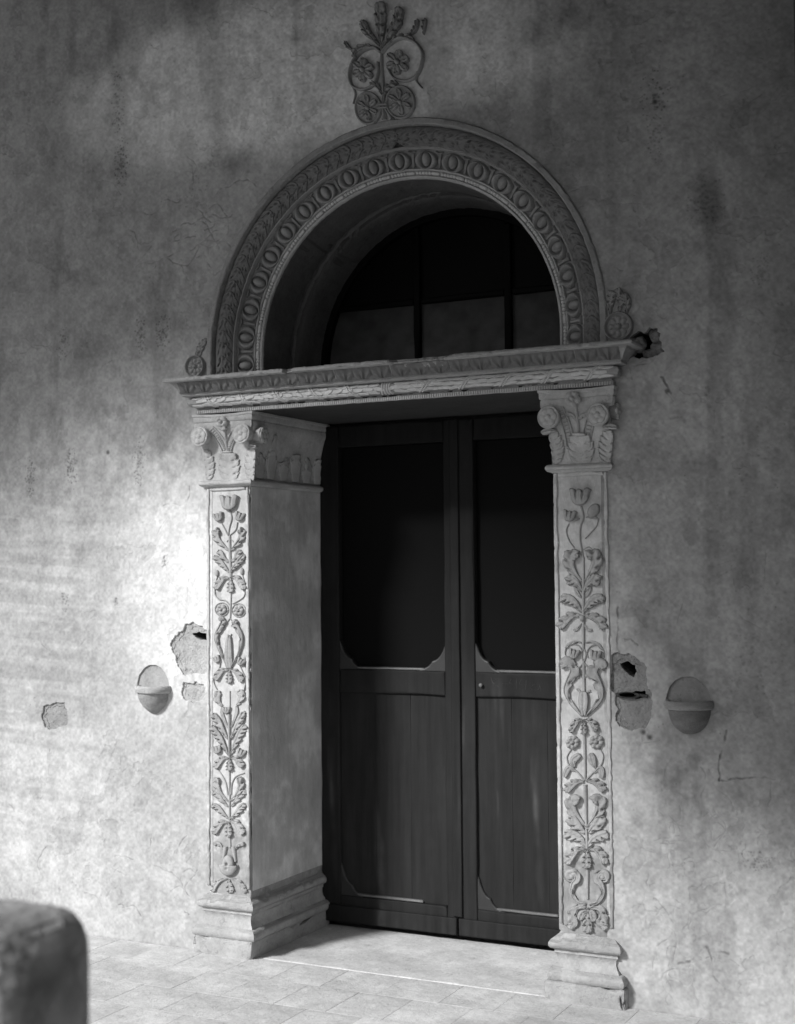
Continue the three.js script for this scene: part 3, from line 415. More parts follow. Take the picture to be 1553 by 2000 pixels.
{ // vine of the right pilaster
  const host = part(pilR, 'carved_vine', stemGeo([[285, 700], [285, 960], [284, 1180]], 10, 16, 0.008, RT), M.vineRight), k = carver(host, RT, M.vineRight);
  k.tulip(262, 218, 165, 0.02); k.tulip(175, 368, 108, 0.017, 0.15); k.bud(372, 325, 44, 62, 0.018, 0.55); k.leaf([[300, 380], [345, 372], [400, 388]], { wo: 12, wi: 16, lo: 0, h: 0.01 }); k.leaf([[255, 388], [225, 392], [195, 400]], { wo: 12, wi: 14, lo: 0, h: 0.01 });
  k.stem([[266, 285], [285, 370], [262, 450], [256, 540], [272, 640], [284, 720]], 9, 9); k.stem([[166, 425], [145, 480], [165, 560], [208, 622]], 6, 7); k.stem([[408, 388], [392, 450], [340, 510], [300, 550]], 5, 6); k.stem([[150, 690], [190, 640], [240, 660], [272, 690]], 4, 4, 0.003); k.stem([[285, 640], [330, 620], [362, 650]], 4, 4, 0.003);
  k.pair(284, [[276, 905], [215, 830], [182, 745], [196, 696], [236, 706]], { wo: 71, wi: 36, lo: 5, h: 0.019, tip: 0.01, d: 0.32 }); k.pair(285, [[276, 985], [235, 920], [205, 890], [182, 850]], { wo: 62, wi: 39, lo: 4, h: 0.018, d: 0.32 });
  k.pair(282, [[272, 1150], [225, 1085], [175, 1045], [112, 1020]], { wo: 62, wi: 39, lo: 5, h: 0.017, d: 0.36, tip: 0.004 }); k.droop(278, 1175, 165, 130, 0.018); k.pair(280, [[272, 1240], [235, 1290], [205, 1300]], { wo: 12, wi: 14, lo: 0, h: 0.008 }); k.pair(283, [[274, 1040], [240, 1000], [215, 950]], { wo: 16, wi: 16, lo: 0, h: 0.01 }); k.bud(278, 1200, 22, 26, 0.016);
  k.stem([[285, 1210], [285, 1440]], 15, 13, 0.008); k.stem([[285, 1440], [305, 1490], [285, 1560], [225, 1630]], 7, 8); k.stem([[285, 1440], [270, 1490], [290, 1560], [370, 1640]], 7, 8);
  k.ring(205, 1482, 70, 6, 0.006, 2.6, 6.8); k.ring(385, 1486, 70, 6, 0.006, 2.6, 6.8); k.tulip(212, 1495, 92, 0.016, 0.2); k.tulip(388, 1505, 98, 0.017, 0.1);
  k.leaf([[268, 1995], [175, 1890], [134, 1790], [165, 1690], [190, 1620], [160, 1585], [130, 1605]], { wo: 12, wi: 78, lo: 0, li: 4, d: 0.45, h: 0.019, n: 40, tip: 0.006 }); k.leaf([[312, 1995], [405, 1900], [448, 1810], [420, 1700], [395, 1630], [420, 1590], [448, 1615]], { wo: 12, wi: 78, lo: 0, li: 4, d: 0.45, h: 0.019, n: 40, flip: -1, tip: 0.006 });
  k.stem([[288, 1560], [290, 1800]], 14, 16, 0.008); k.leaf([[290, 2000], [290, 1900], [290, 1790]], { wo: 40, wi: 40, lo: 0, h: 0.017, sharp: 0.6 }); k.leaf([[275, 1830], [250, 1790], [230, 1775]], { wo: 10, wi: 12, lo: 0, h: 0.01 }); k.leaf([[300, 1830], [325, 1795], [345, 1785]], { wo: 12, wi: 10, lo: 0, h: 0.01 });
  k.pair(288, [[280, 1690], [255, 1660], [236, 1690]], { wo: 12, wi: 12, lo: 0, h: 0.01 }); k.pair(286, [[280, 1400], [225, 1395], [165, 1420], [140, 1450]], { wo: 12, wi: 16, lo: 3, h: 0.009 });
  const q = carver(host, RB, M.vineRight);
  q.droop3(290, 102, 95, 120, 0.018); q.stem([[292, 220], [298, 420], [300, 600]], 15, 11, 0.008); q.rose(200, 290, 58, 0.019, 7); q.rose(395, 290, 60, 0.019, 7);
  q.stem([[186, 345], [150, 410], [170, 480], [240, 540], [292, 605]], 6, 9); q.stem([[412, 345], [446, 400], [430, 480], [360, 545], [306, 605]], 6, 9);
  q.leaf([[215, 500], [205, 440], [262, 388]], { wo: 30, wi: 34, lo: 0, h: 0.016 }); q.leaf([[385, 510], [365, 450], [345, 382]], { wo: 34, wi: 32, lo: 0, h: 0.016 }); q.leaf([[225, 530], [170, 500], [132, 575]], { wo: 26, wi: 26, lo: 0, h: 0.014, tip: 0.004 }); q.leaf([[370, 545], [425, 510], [440, 590]], { wo: 26, wi: 26, lo: 0, h: 0.014, tip: 0.004 });
  q.droop(300, 612, 138, 100, 0.017); q.stem([[300, 640], [306, 800], [310, 980]], 18, 12, 0.009);
  q.pair(310, [[304, 975], [240, 900], [200, 830], [206, 775], [242, 790]], { wo: 68, wi: 33, lo: 4, h: 0.019, tip: 0.01, d: 0.3 }); q.pair(312, [[304, 1040], [262, 990], [225, 950], [198, 890]], { wo: 68, wi: 36, lo: 3, h: 0.018, d: 0.3 }); q.pair(312, [[306, 1145], [260, 1080], [205, 1050], [140, 1025]], { wo: 59, wi: 41, lo: 4, h: 0.017, d: 0.36, tip: 0.004 });
  q.stem([[310, 1000], [316, 1160]], 12, 16, 0.009); q.droop3(314, 1160, 140, 150, 0.02); q.stem([[320, 1330], [320, 1570]], 14, 12, 0.008);
  for (const f of [1, -1]) { const X = (x) => (f > 0 ? x : 640 - x); q.leaf([[318, 1615], [240, 1600], [192, 1530], [200, 1450], [232, 1400], [215, 1360], [180, 1368], [182, 1400], [204, 1396]].map(([x, y]) => [X(x), y]), { wo: 20, wi: 44, lo: 0, li: 3, d: 0.4, h: 0.02, n: 44, flip: f, sharp: 0.55 }); q.bud(X(196), 1388, 22, 24, 0.016); }
  q.pair(322, [[312, 1640], [245, 1640], [210, 1700], [215, 1760], [185, 1815]], { wo: 34, wi: 66, lo: 2, li: 4, h: 0.02, d: 0.35 }); q.pair(322, [[315, 1660], [280, 1690], [262, 1740]], { wo: 28, wi: 33, lo: 0, h: 0.02 }); q.leaf([[320, 1635], [322, 1730], [328, 1840]], { wo: 44, wi: 44, lo: 4, li: 4, h: 0.02, d: 0.3 });
}

// ---------------------------------------------------------------- capitals
const flare = (y) => 0.034 * Math.pow(clamp((y - 2.03) / 0.22), 2.2);
const ribs = (a) => a;
function capital(t, x0, x1, inner, map0, D) {
  const zb = -0.64, cap = part(t, 'capital', gridGeo(48, 26, (i, j) => {           // bell, swelling to the top: inner side, front, outer side
    const y = mix(2.005, 2.27, j / 26), f = flare(y), s = i / 48, L = x0 - (inner > 0 ? f * 1.2 : f * 1.1), R = x1 + f * 1.1, F = 0.002 + f * 0.7, rough = 0.002 * fb3(s * 20, y * 30, x0, 3);
    if (s < 0.25) return V(L, y, mix(inner > 0 ? -0.05 : zb, F, s / 0.25)); if (s <= 0.75) return V(mix(L, R, (s - 0.25) / 0.5), y, F + rough); return V(R, y, mix(F, inner > 0 ? zb : -0.05, (s - 0.75) / 0.25));
  }), M.stone);
  const path = (a) => (inner > 0 ? [[x0 - a, -0.05], [x0 - a, 0.0 + a], [x1 + a, a], [x1 + a, zb]] : [[x0 - a, zb], [x0 - a, a], [x1 + a, a], [x1 + a, -0.05]]);
  const ring = []; for (let i = 0; i <= 10; i++) { const a = -1.57 + (i / 10) * 3.14; ring.push([0.006 + 0.016 * Math.cos(a), 2.008 + 0.0145 * Math.sin(a)]); }
  part(cap, 'neck_ring', sweep([[0, 1.99], ...ring, [0, 2.024]], path(0), { step: 0.012, wear: 0.0018, sd: x0 }), M.stone);
  // abacus of two fasciae, its faces hollowed and sagging between the corners
  const sag = (x) => 1 - Math.pow((x - (x0 + x1) / 2) / 0.15, 2);
  const ab = [[0.0, 2.238], [0.008, 2.242], [0.012, 2.248], [0.012, 2.272], [0.016, 2.275], [0.018, 2.278], [0.018, 2.298], [0.022, 2.302], [0.022, 2.311], [-0.05, 2.3125]];
  part(cap, 'abacus', sweep(ab, path(0.021), { step: 0.014, wear: 0.0012, sd: x0 + 4, edit: (x, z, o, y) => [o - (z > 0 ? 0.006 * Math.max(0, sag(x)) : 0), y - (y > 2.28 && y < 2.312 ? 0.006 * Math.max(0, sag(x)) * (z > 0 ? 1 : 0) : 0)] }), M.stone);
  const map = (x, y, h) => { const p = map0(x, y, 0); p.z = 0.003 + flare(p.y) * 0.7 + h; return p; }, mapA = (x, y, h) => { const p = map0(x, y, 0); p.z = 0.034 + h; return p; };
  D(cap, map, mapA); return cap;
}
const stub = (p, r0, r1) => { const c = new THREE.CylinderGeometry(r1, r0, p[2] + 0.005, 24, 1); c.rotateX(Math.PI / 2); return offset(c, p[0], p[1], p[2] / 2); };
const capMapL = affine(0.0005102, -1.3e-6, -1.0065, -2.42e-5, -0.0004295, 2.3569, 0), capMapR = affine(0.0006618, -1e-5, 0.1407, -3.61e-5, -0.0006313, 2.7549, 0);
function volutes(cap, map0, spots, r, ru) {                               // round bosses with a flower on the face
  for (const [x, y] of spots) { const c = map0(x, y, 0), z = 0.056; part(cap, 'volute', stub([c.x, c.y, z], r * 0.8, r), M.stone); const f = (px, py, h) => V(c.x + px, c.y + py, z + h); const mm = M.carved; part(cap, 'volute_flower', merge([discGeo(0, 0, r * 1.02, r * 1.02, (k) => [k > 0.86 ? 0.006 * Math.sin(Math.PI * (k - 0.86) / 0.14 * 0.9 + 0.3) : 0.001], f, 14, 36), rosette(0, 0, r * 0.82, 0.009, f, 6, rnd())]), mm); }
}
capital(pilL, -0.918, -0.692, 1, capMapL, (cap, map, mapA) => {
  volutes(cap, capMapL, [[187, 325], [608, 296]], 0.044);
  const k = carver(cap, map, M.carved), a = carver(cap, mapA, M.carved);
  a.rose(393, 178, 58, 0.022, 4); a.leaf([[393, 130], [398, 190], [405, 262]], { wo: 38, wi: 38, lo: 3, li: 3, h: 0.014 });
  k.stem([[406, 250], [408, 360], [412, 470]], 11, 13, 0.01);
  for (const f of [1, -1]) { const X = (x) => (f > 0 ? x : 812 - x); const p = [[262, 232], [330, 320], [372, 400], [398, 480]].map(([x, y]) => [X(x), y]); k.stem(p, 26, 13, 0.003); const c = new THREE.CatmullRomCurve3(p.map(([x, y]) => V(x, y, 0))); for (let i = 1; i < 13; i++) { const q = c.getPoint(i / 13.5), T = c.getTangent(i / 13.5), w = mix(22, 10, i / 13); part(cap, 'rib', stemGeo([[q.x - T.y * w, q.y + T.x * w], [q.x + T.y * w, q.y - T.x * w]], 5, 5, 0.007, map, 4), M.carved); } k.stem(p.map(([x, y]) => [x + f * 32, y - 12]), 5, 4, 0.007); k.stem(p.map(([x, y]) => [x - f * 30, y + 14]), 5, 4, 0.007); }
  k.leaf([[425, 765], [424, 640], [422, 500]], { wo: 118, wi: 118, lo: 4, li: 4, d: 0.3, h: 0.006, mid: 0.42, sharp: 0.5, n: 40, m: 8, tip: 0.012 }); k.bud(420, 480, 50, 15, 0.02);
  k.leaf([[205, 768], [200, 620], [178, 470]], { wo: 30, wi: 88, sharp: 0.55, mid: 0.5, lo: 4, li: 5, d: 0.35, h: 0.008, n: 36 }); k.leaf([[655, 768], [660, 620], [680, 450]], { wo: 30, wi: 92, sharp: 0.55, mid: 0.5, lo: 4, li: 5, d: 0.35, h: 0.008, n: 36, flip: -1 });
  k.leaf([[620, 440], [660, 425], [720, 430]], { wo: 24, wi: 18, lo: 0, h: 0.03 });
  // inner side: a third boss on the corner and tall ribbed leaves along the jamb
  const side = (z, y, h) => V(-0.692 + flare(y) * 1.1 + h, y, z), sideLeaf = (z, top, w) => { const g = [leafGeo([[z, 2.03], [z, 2.1], [z + 0.004, top]], { wo: w * 1.1, wi: w * 1.1, lo: 4, li: 4, d: 0.25, h: 0.005, sharp: 0.8, mid: 0.36, tip: 0.006, n: 30, m: 6 }, side)]; for (let i = -3; i <= 3; i++) g.push(stemGeo([[z + i * w * 0.13, 2.03], [z + i * w * 0.27, mix(2.03, top, 0.9 - 0.06 * Math.abs(i))]], 0.004, 0.0028, 0.01, side)); part(cap, 'side_leaf', merge(g), M.carved); };
  sideLeaf(-0.17, 2.15, 0.05); sideLeaf(-0.08, 2.1, 0.04); sideLeaf(-0.275, 2.11, 0.045); sideLeaf(-0.38, 2.15, 0.05); sideLeaf(-0.48, 2.1, 0.045); sideLeaf(-0.58, 2.14, 0.045); sideLeaf(-0.17, 2.22, 0.03);
  const c = new THREE.CylinderGeometry(0.038, 0.03, 0.05, 24); c.rotateZ(-Math.PI / 2); part(cap, 'volute', offset(c, -0.655, 2.208, -0.02), M.stone); part(cap, 'volute_flower', rosette(0, 0, 0.036, 0.012, (x, y, h) => V(-0.63 + h, 2.208 + y, -0.02 + x), 6), M.carved);
});
capital(pilR, 0.692, 0.917, -1, capMapR, (cap, map, mapA) => {
  volutes(cap, capMapR, [[857, 826], [1155, 812]], 0.044);
  const k = carver(cap, map, M.carved), a = carver(cap, mapA, M.carved);
  a.rose(998, 712, 48, 0.022, 5); k.stem([[1008, 752], [1016, 850], [1016, 930]], 9, 10, 0.011);
  k.pair(1014, [[1012, 850], [985, 815], [946, 798]], { wo: 14, wi: 14, lo: 3, li: 0, h: 0.012 });
  for (const f of [1, -1]) { const X = (x) => (f > 0 ? x : 2028 - x); const p = [[905, 768], [938, 850], [958, 930], [966, 990]].map(([x, y]) => [X(x), y]); k.stem(p, 20, 11, 0.003); const c = new THREE.CatmullRomCurve3(p.map(([x, y]) => V(x, y, 0))); for (let i = 1; i < 11; i++) { const q = c.getPoint(i / 11.5), T = c.getTangent(i / 11.5), w = mix(17, 9, i / 11); part(cap, 'rib', stemGeo([[q.x - T.y * w, q.y + T.x * w], [q.x + T.y * w, q.y - T.x * w]], 4.5, 4.5, 0.007, map, 4), M.carved); } k.stem(p.map(([x, y]) => [x + f * 24, y - 8]), 5, 4, 0.007); k.stem(p.map(([x, y]) => [x - f * 22, y + 10]), 5, 4, 0.007); }
  k.leaf([[1030, 1108], [1030, 1030], [1026, 940]], { wo: 88, wi: 88, lo: 4, li: 4, d: 0.3, h: 0.006, mid: 0.42, sharp: 0.5, n: 40, m: 8, tip: 0.01 }); k.bud(1024, 926, 44, 14, 0.024);
  k.leaf([[872, 1110], [866, 1020], [846, 925]], { wo: 22, wi: 72, sharp: 0.55, mid: 0.5, lo: 4, li: 6, d: 0.35, h: 0.008, n: 36 }); k.leaf([[1192, 1110], [1198, 1020], [1214, 915]], { wo: 22, wi: 72, sharp: 0.55, mid: 0.5, lo: 4, li: 6, d: 0.35, h: 0.008, n: 36, flip: -1 });
  k.leaf([[890, 905], [845, 900], [795, 918]], { wo: 22, wi: 16, lo: 0, h: 0.034 }); k.leaf([[1165, 885], [1210, 880], [1258, 884]], { wo: 22, wi: 16, lo: 0, h: 0.034 });
  part(cap, 'volute', offset(new THREE.CylinderGeometry(0.034, 0.028, 0.03, 28).rotateZ(-Math.PI / 2), 0.946, 2.215, -0.0), M.greyStone); part(cap, 'volute_flower', rosette(0, 0, 0.034, 0.01, (x, y, h) => V(0.961 + h, 2.215 + y, x), 6), M.carved);
});

// ---------------------------------------------------------------- cornice over the door
const cornice = thing('stone_cornice', 'carved stone cornice over the door with leaf and laurel bands and a broken middle', 'cornice', [0, 2.31, 0]);
{
  const X = 0.946, path = [[-X, -0.05], [-X, 0.02], [X, 0.02], [X, -0.05]], tor = [];
  for (let i = 0; i <= 12; i++) { const a = -1.9 + (i / 12) * 3.5; tor.push([0.012 + 0.021 * Math.cos(a), 2.364 + 0.0215 * Math.sin(a)]); }
  const cy = (v) => { const a = (1 - v) * (1 - v), b = 2 * v * (1 - v), c = v * v; return [a * 0.056 + b * 0.068 + c * 0.084, a * 2.402 + b * 2.43 + c * 2.446]; };
  const gone = (x) => sstep(0.03, 0.09, x + 0.02 * fb3(x * 30, 1, 2, 3)) * sstep(0.33, 0.28, x + 0.03 * fb3(x * 30, 5, 2, 3)) + 0.8 * sstep(-0.45, -0.44, x) * sstep(-0.395, -0.405, x);
  const nick = (x) => clamp(fb3(x * 18, 3, 1, 3) - 0.08) * 0.03;
  const edit = (x, z, o, y) => { if (o > 0.085 && z > 0) { const g = gone(x); return [o - g * (0.028 + 0.02 * fb3(x * 40, y * 60, 1, 3)) - nick(x) * (y > 2.45 ? 1 : 0.4), y - g * (y > 2.455 ? 0.012 : 0)]; } return [o, y]; };
  const prof = [[-0.66, 2.3125], [0.0, 2.3125], [0.003, 2.315], [0.003, 2.33], [-0.004, 2.3305], [-0.005, 2.338], ...tor, [0.013, 2.387], [0.046, 2.3885], [0.05, 2.391], [0.05, 2.398], [0.056, 2.402], cy(0.2), cy(0.4), cy(0.6), cy(0.8), cy(1), [0.088, 2.4475], [0.1, 2.4475], [0.107, 2.4495], [0.11, 2.455], [0.109, 2.461], [0.104, 2.4655], [0.094, 2.467], [0.06, 2.468], [-0.07, 2.472]];
  part(cornice, 'moulding', sweep(prof.slice(1), path, { step: 0.009, wear: 0.0026, f: 34, edit }), M.cornice);
  part(cornice, 'lintel', wornBox(-0.9, 0.9, 2.3135, 2.462, -0.66, 0.015, { res: 0.05 }), M.lintelShade);
  const pt = (x, v, h) => { const [o, y] = cy(v), [o2, y2] = cy(v + 0.02), l = Math.hypot(o2 - o, y2 - y), no = (y2 - y) / l, ny = -(o2 - o) / l; return V(x, y + ny * h, 0.02 + o + no * h); };
  for (let i = 0; i < 23; i++) {                                          // palmettes of the leaf band
    const w = 0.0866, c = -0.996 + (i + 0.5) * w, sh = rr(-0.003, 0.003);
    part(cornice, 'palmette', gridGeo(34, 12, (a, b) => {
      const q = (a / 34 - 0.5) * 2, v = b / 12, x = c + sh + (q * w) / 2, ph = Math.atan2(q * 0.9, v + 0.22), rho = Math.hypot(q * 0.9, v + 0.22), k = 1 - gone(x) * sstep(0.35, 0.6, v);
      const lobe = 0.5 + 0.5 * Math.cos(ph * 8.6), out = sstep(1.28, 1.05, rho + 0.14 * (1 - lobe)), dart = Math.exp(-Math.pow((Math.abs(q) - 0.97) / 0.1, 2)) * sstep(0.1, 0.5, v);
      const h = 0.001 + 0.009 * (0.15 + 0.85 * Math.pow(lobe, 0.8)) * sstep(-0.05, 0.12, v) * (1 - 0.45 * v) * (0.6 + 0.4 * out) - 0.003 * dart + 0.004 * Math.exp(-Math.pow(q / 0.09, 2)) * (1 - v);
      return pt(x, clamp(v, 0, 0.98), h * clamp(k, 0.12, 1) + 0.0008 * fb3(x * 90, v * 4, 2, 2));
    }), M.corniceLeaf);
  }
  const tm = (x, s, h) => { const a = s / 0.021; return V(x, 2.364 + (0.0212 + h) * Math.sin(a), 0.032 + (0.0208 + h) * Math.cos(a)); };
  for (let r = 0; r < 3; r++) for (let i = 0; i < 40; i++) {               // laurel leaves, tips towards the binding in the middle
    const x = -0.93 + i * 0.0478 + (r % 2) * 0.024, dir = x < 0 ? 1 : -1, s0 = (r - 1) * 0.0175 - 0.002; if (Math.abs(x) < 0.03 || Math.abs(x) > 0.95) continue;
    part(cornice, 'laurel_leaf', leafGeo([[x - dir * 0.024, s0 + rr(-0.002, 0.002)], [x + dir * 0.005, s0 + rr(-0.003, 0.004)], [x + dir * 0.038, s0 + rr(-0.008, 0.008)]], { wo: 0.0085, wi: 0.0085, lo: 0, h: 0.0042, n: 10, m: 3, mid: 0.5, tip: 0.003 }, tm), M.laurel);
  }
  for (let i = 0; i < 11; i++) { const x = -0.87 + i * 0.174, d = x < 0 ? 1 : -1; if (Math.abs(x) < 0.05) continue; for (const e of [0, 0.013]) part(cornice, 'ribbon', stemGeo([[x + e - d * 0.03, 0.03], [x + e, 0], [x + e + d * 0.032, -0.031]], 0.0036, 0.0036, 0.0075, tm, 14), M.laurel); }
  for (const e of [-0.016, -0.006, 0.004, 0.014]) part(cornice, 'ribbon', stemGeo([[e * 1.5, 0.032], [e, 0], [e * 1.6, -0.032]], 0.0048, 0.0048, 0.007, tm, 14), M.laurel);
  const bd = []; for (let i = 0; i < 186; i++) { const g = new THREE.CylinderGeometry(0.0036, 0.0036, rr(0.0125, 0.0145), 7); bd.push(offset(g, -0.94 + i * 0.01015 + rr(-0.0006, 0.0006), 2.3215, 0.0235)); }
  part(cornice, 'reeded_strip', merge(bd), M.laurel, { kind: 'stuff' });
}

// ---------------------------------------------------------------- arch over the cornice
const AC = [0.005, 2.566], AR = 0.75, AQ = (AR * Math.PI) / 2, SPR = AC[1] - 2.455;
function frame(s) {                                                       // s: metres along the arch from its crown
  if (Math.abs(s) <= AQ) { const a = Math.PI / 2 - s / AR; return [AC[0], AC[1], Math.cos(a), Math.sin(a)]; }
  const d = Math.abs(s) - AQ, g = Math.sign(s); return [AC[0], AC[1] - d, g, 0];
}
const onArch = (s, r, z) => { const [x, y, c, d] = frame(s); return V(x + c * r, y + d * r, z); };
const SMAX = AQ + SPR;
const arch = thing('carved_arch', 'round stone arch above the cornice carved with leaf, egg-and-dart and bead bands', 'arch', [AC[0], 2.455, 0]);
const archSweep = (prof, n, w = 0.0012, sd = 0) => toCreasedNormals(gridGeo(n, prof.length - 1, (i, j) => { const s = mix(-SMAX, SMAX, i / n), [r, z] = prof[j], q = onArch(s, r, z), k = w * 2 * fb3(q.x * 30, q.y * 30, z * 30 + sd, 3); return onArch(s, r + k, z + k); }), 0.7);
{
  part(arch, 'outer_fillet', archSweep([[0.918, -0.03], [0.916, 0.0], [0.911, 0.006], [0.893, 0.007], [0.889, 0.003], [0.887, -0.034]], 260, 0.002), M.arch);
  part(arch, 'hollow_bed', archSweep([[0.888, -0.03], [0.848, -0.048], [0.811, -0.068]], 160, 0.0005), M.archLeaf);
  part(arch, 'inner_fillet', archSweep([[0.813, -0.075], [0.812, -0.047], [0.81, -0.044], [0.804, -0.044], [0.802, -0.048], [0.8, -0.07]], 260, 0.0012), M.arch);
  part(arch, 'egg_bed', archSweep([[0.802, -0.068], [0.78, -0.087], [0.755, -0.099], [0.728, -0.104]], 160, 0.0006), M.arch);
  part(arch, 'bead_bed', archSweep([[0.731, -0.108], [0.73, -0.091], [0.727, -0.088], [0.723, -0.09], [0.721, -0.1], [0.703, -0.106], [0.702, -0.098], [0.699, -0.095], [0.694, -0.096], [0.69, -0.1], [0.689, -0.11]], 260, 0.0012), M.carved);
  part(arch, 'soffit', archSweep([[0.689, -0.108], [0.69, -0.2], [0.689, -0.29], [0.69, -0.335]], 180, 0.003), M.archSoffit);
  part(arch, 'soffit_groove', archSweep([[0.69, -0.334], [0.695, -0.345], [0.716, -0.352], [0.722, -0.375], [0.716, -0.395], [0.704, -0.4]], 220, 0.006), M.greyStone);
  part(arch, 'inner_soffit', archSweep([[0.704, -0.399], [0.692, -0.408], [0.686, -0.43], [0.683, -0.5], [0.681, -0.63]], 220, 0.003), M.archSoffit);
  // leaf moulding: overlapping water leaves, one mesh each
  const n1 = [-0.42, 0.907], P = 0.05, count = Math.round((2 * SMAX) / P) + 1;
  const torus = (s, v, h) => { const a = v * 0.5 + 0.5, r = mix(0.811, 0.887, a), z = mix(-0.064, -0.028, a), b = 0.03 * Math.sqrt(Math.max(0, 1 - v * v * 0.98)) + h; return onArch(clamp(s, -SMAX, SMAX), r + n1[0] * b, z + n1[1] * b); };
  for (let k = 0; k < count; k++) {
    const s0 = -SMAX + k * P, dir = s0 < 0 ? 1 : -1, jit = rr(-0.004, 0.004), pz = rr(0, 9);
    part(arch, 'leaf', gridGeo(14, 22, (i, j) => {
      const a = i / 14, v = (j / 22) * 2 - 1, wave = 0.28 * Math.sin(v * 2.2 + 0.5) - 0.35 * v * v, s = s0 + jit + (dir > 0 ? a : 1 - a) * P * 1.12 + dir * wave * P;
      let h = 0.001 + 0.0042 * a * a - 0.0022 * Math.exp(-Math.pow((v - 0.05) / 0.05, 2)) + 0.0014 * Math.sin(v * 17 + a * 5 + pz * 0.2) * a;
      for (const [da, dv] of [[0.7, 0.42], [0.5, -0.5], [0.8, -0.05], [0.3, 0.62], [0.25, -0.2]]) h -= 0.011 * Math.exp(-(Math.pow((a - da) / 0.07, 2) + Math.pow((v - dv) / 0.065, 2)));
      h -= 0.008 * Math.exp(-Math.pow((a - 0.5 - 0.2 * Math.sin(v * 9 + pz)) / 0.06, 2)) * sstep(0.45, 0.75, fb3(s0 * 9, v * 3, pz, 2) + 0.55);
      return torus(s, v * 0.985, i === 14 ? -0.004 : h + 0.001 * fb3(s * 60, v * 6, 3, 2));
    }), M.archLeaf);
  }
  // egg and dart
  const eggPitch = 0.124 * (AR / 0.765), N2 = [-0.37, 0.929], band = (s, a, h) => { const r = 0.765 + a * 0.929, z = -0.088 + a * 0.37; return onArch(s, r + N2[0] * h, z + N2[1] * h); };
  for (let k = -10; k <= 10; k++) {
    const s0 = k * eggPitch, e = Math.abs(s0) > SMAX - 0.045 ? 0 : 1, jt = rr(-0.002, 0.002), F = (x, y, h) => band(clamp(s0 + jt + x, -SMAX, SMAX), y, h);
    part(arch, 'egg', discGeo(0, 0.003, 0.0185, 0.0295, (q) => [0.004 + 0.022 * Math.sqrt(1 - 0.96 * q * q)], F, 8, 26), M.arch);
    part(arch, 'egg_cup', gridGeo(40, 9, (i, j) => { const a = (i / 40) * 2 * Math.PI, q = j / 9, rx = mix(0.0215, 0.0525, q), ry = mix(0.032, 0.0385, q), oy = mix(0.003, -0.001, q); return F(Math.cos(a) * rx, oy + Math.sin(a) * ry, q >= 0.999 ? -0.014 : -0.012 + 0.034 * Math.pow(Math.sin(Math.PI * (0.06 + 0.8 * q)), 0.6)); }), M.arch);
    if (k < 10) { const c = s0 + eggPitch / 2, G = (x, y, h) => band(clamp(c + x, -SMAX, SMAX), y, h); part(arch, 'dart', merge([leafGeo([[0, 0.034], [0, 0], [0, -0.033]], { wo: 0.0075, wi: 0.0075, lo: 0, h: 0.016, n: 10, m: 2, mid: 0.25, base: 0.4 }, G), stemGeo([[-0.016, 0.036], [0, 0.031], [0.016, 0.036]], 0.004, 0.004, 0.02, G, 6)]), M.arch); }
  }
  const beads = [], bp = eggPitch; 
  for (let s = -SMAX + 0.03; s < SMAX - 0.02; s += bp) { for (let i = 0; i < 5; i++) { const g = new THREE.SphereGeometry(0.0084, 10, 8), p = onArch(s + i * 0.0152, 0.7125, -0.099); beads.push(offset(g, p.x, p.y, p.z)); } const q = onArch(s + 0.0152 * 5 + 0.012, 0.7125, -0.099), [, , c, d] = frame(s + 0.083), g = new THREE.CapsuleGeometry(0.0082, 0.024, 4, 10); g.rotateZ(Math.atan2(d, c)); beads.push(offset(g, q.x, q.y, q.z)); }
  part(arch, 'bead_and_reel', merge(beads), M.laurel, { kind: 'stuff' });
}

// ---------------------------------------------------------------- scroll stubs at the feet of the arch, finial on its crown
function scrollRosette(x, y, r, label, m) {
  const t = thing('scroll_rosette', label, 'rosette', [x, 2.465, -0.006], 'round scroll rosettes at the feet of the arch');
  const f = (px, py, h) => V(x + px, y + py, -0.006 + h);
  part(t, 'disc', discGeo(0, 0, r, r, (k) => [k < 0.8 ? 0.012 : 0.012 + 0.014 * Math.sin(Math.PI * clamp((k - 0.8) / 0.24))], f, 20, 48), m);
  part(t, 'flower', rosette(0, 0, r * 0.74, 0.024, f, 8), m); return [t, f];
}
{
  const [tl, fl] = scrollRosette(-0.967, 2.528, 0.05, 'small round carved rosette on the left end of the cornice, half buried in plaster', M.arch);
  for (const p of [[[0.02, 0.045], [0.03, 0.08], [0.05, 0.12]], [[-0.005, 0.045], [0.012, 0.075], [0.03, 0.1]]]) part(tl, 'leaf', leafGeo(p, { wo: 0.015, wi: 0.015, lo: 3, li: 3, d: 0.3, h: 0.012 }, fl), M.arch);
  const [t, f] = scrollRosette(0.968, 2.537, 0.057, 'larger round carved rosette with a broken leaf above, on the right end of the cornice', M.arch);
  for (const p of [[[-0.035, 0.05], [-0.03, 0.1], [-0.02, 0.135]], [[0.0, 0.05], [0.01, 0.1], [-0.005, 0.142]], [[0.03, 0.045], [0.035, 0.085], [0.02, 0.12]]]) part(t, 'leaf', leafGeo(p, { wo: 0.02, wi: 0.02, lo: 4, li: 4, d: 0.3, h: 0.02, tip: 0.01 }, f), M.arch);
}
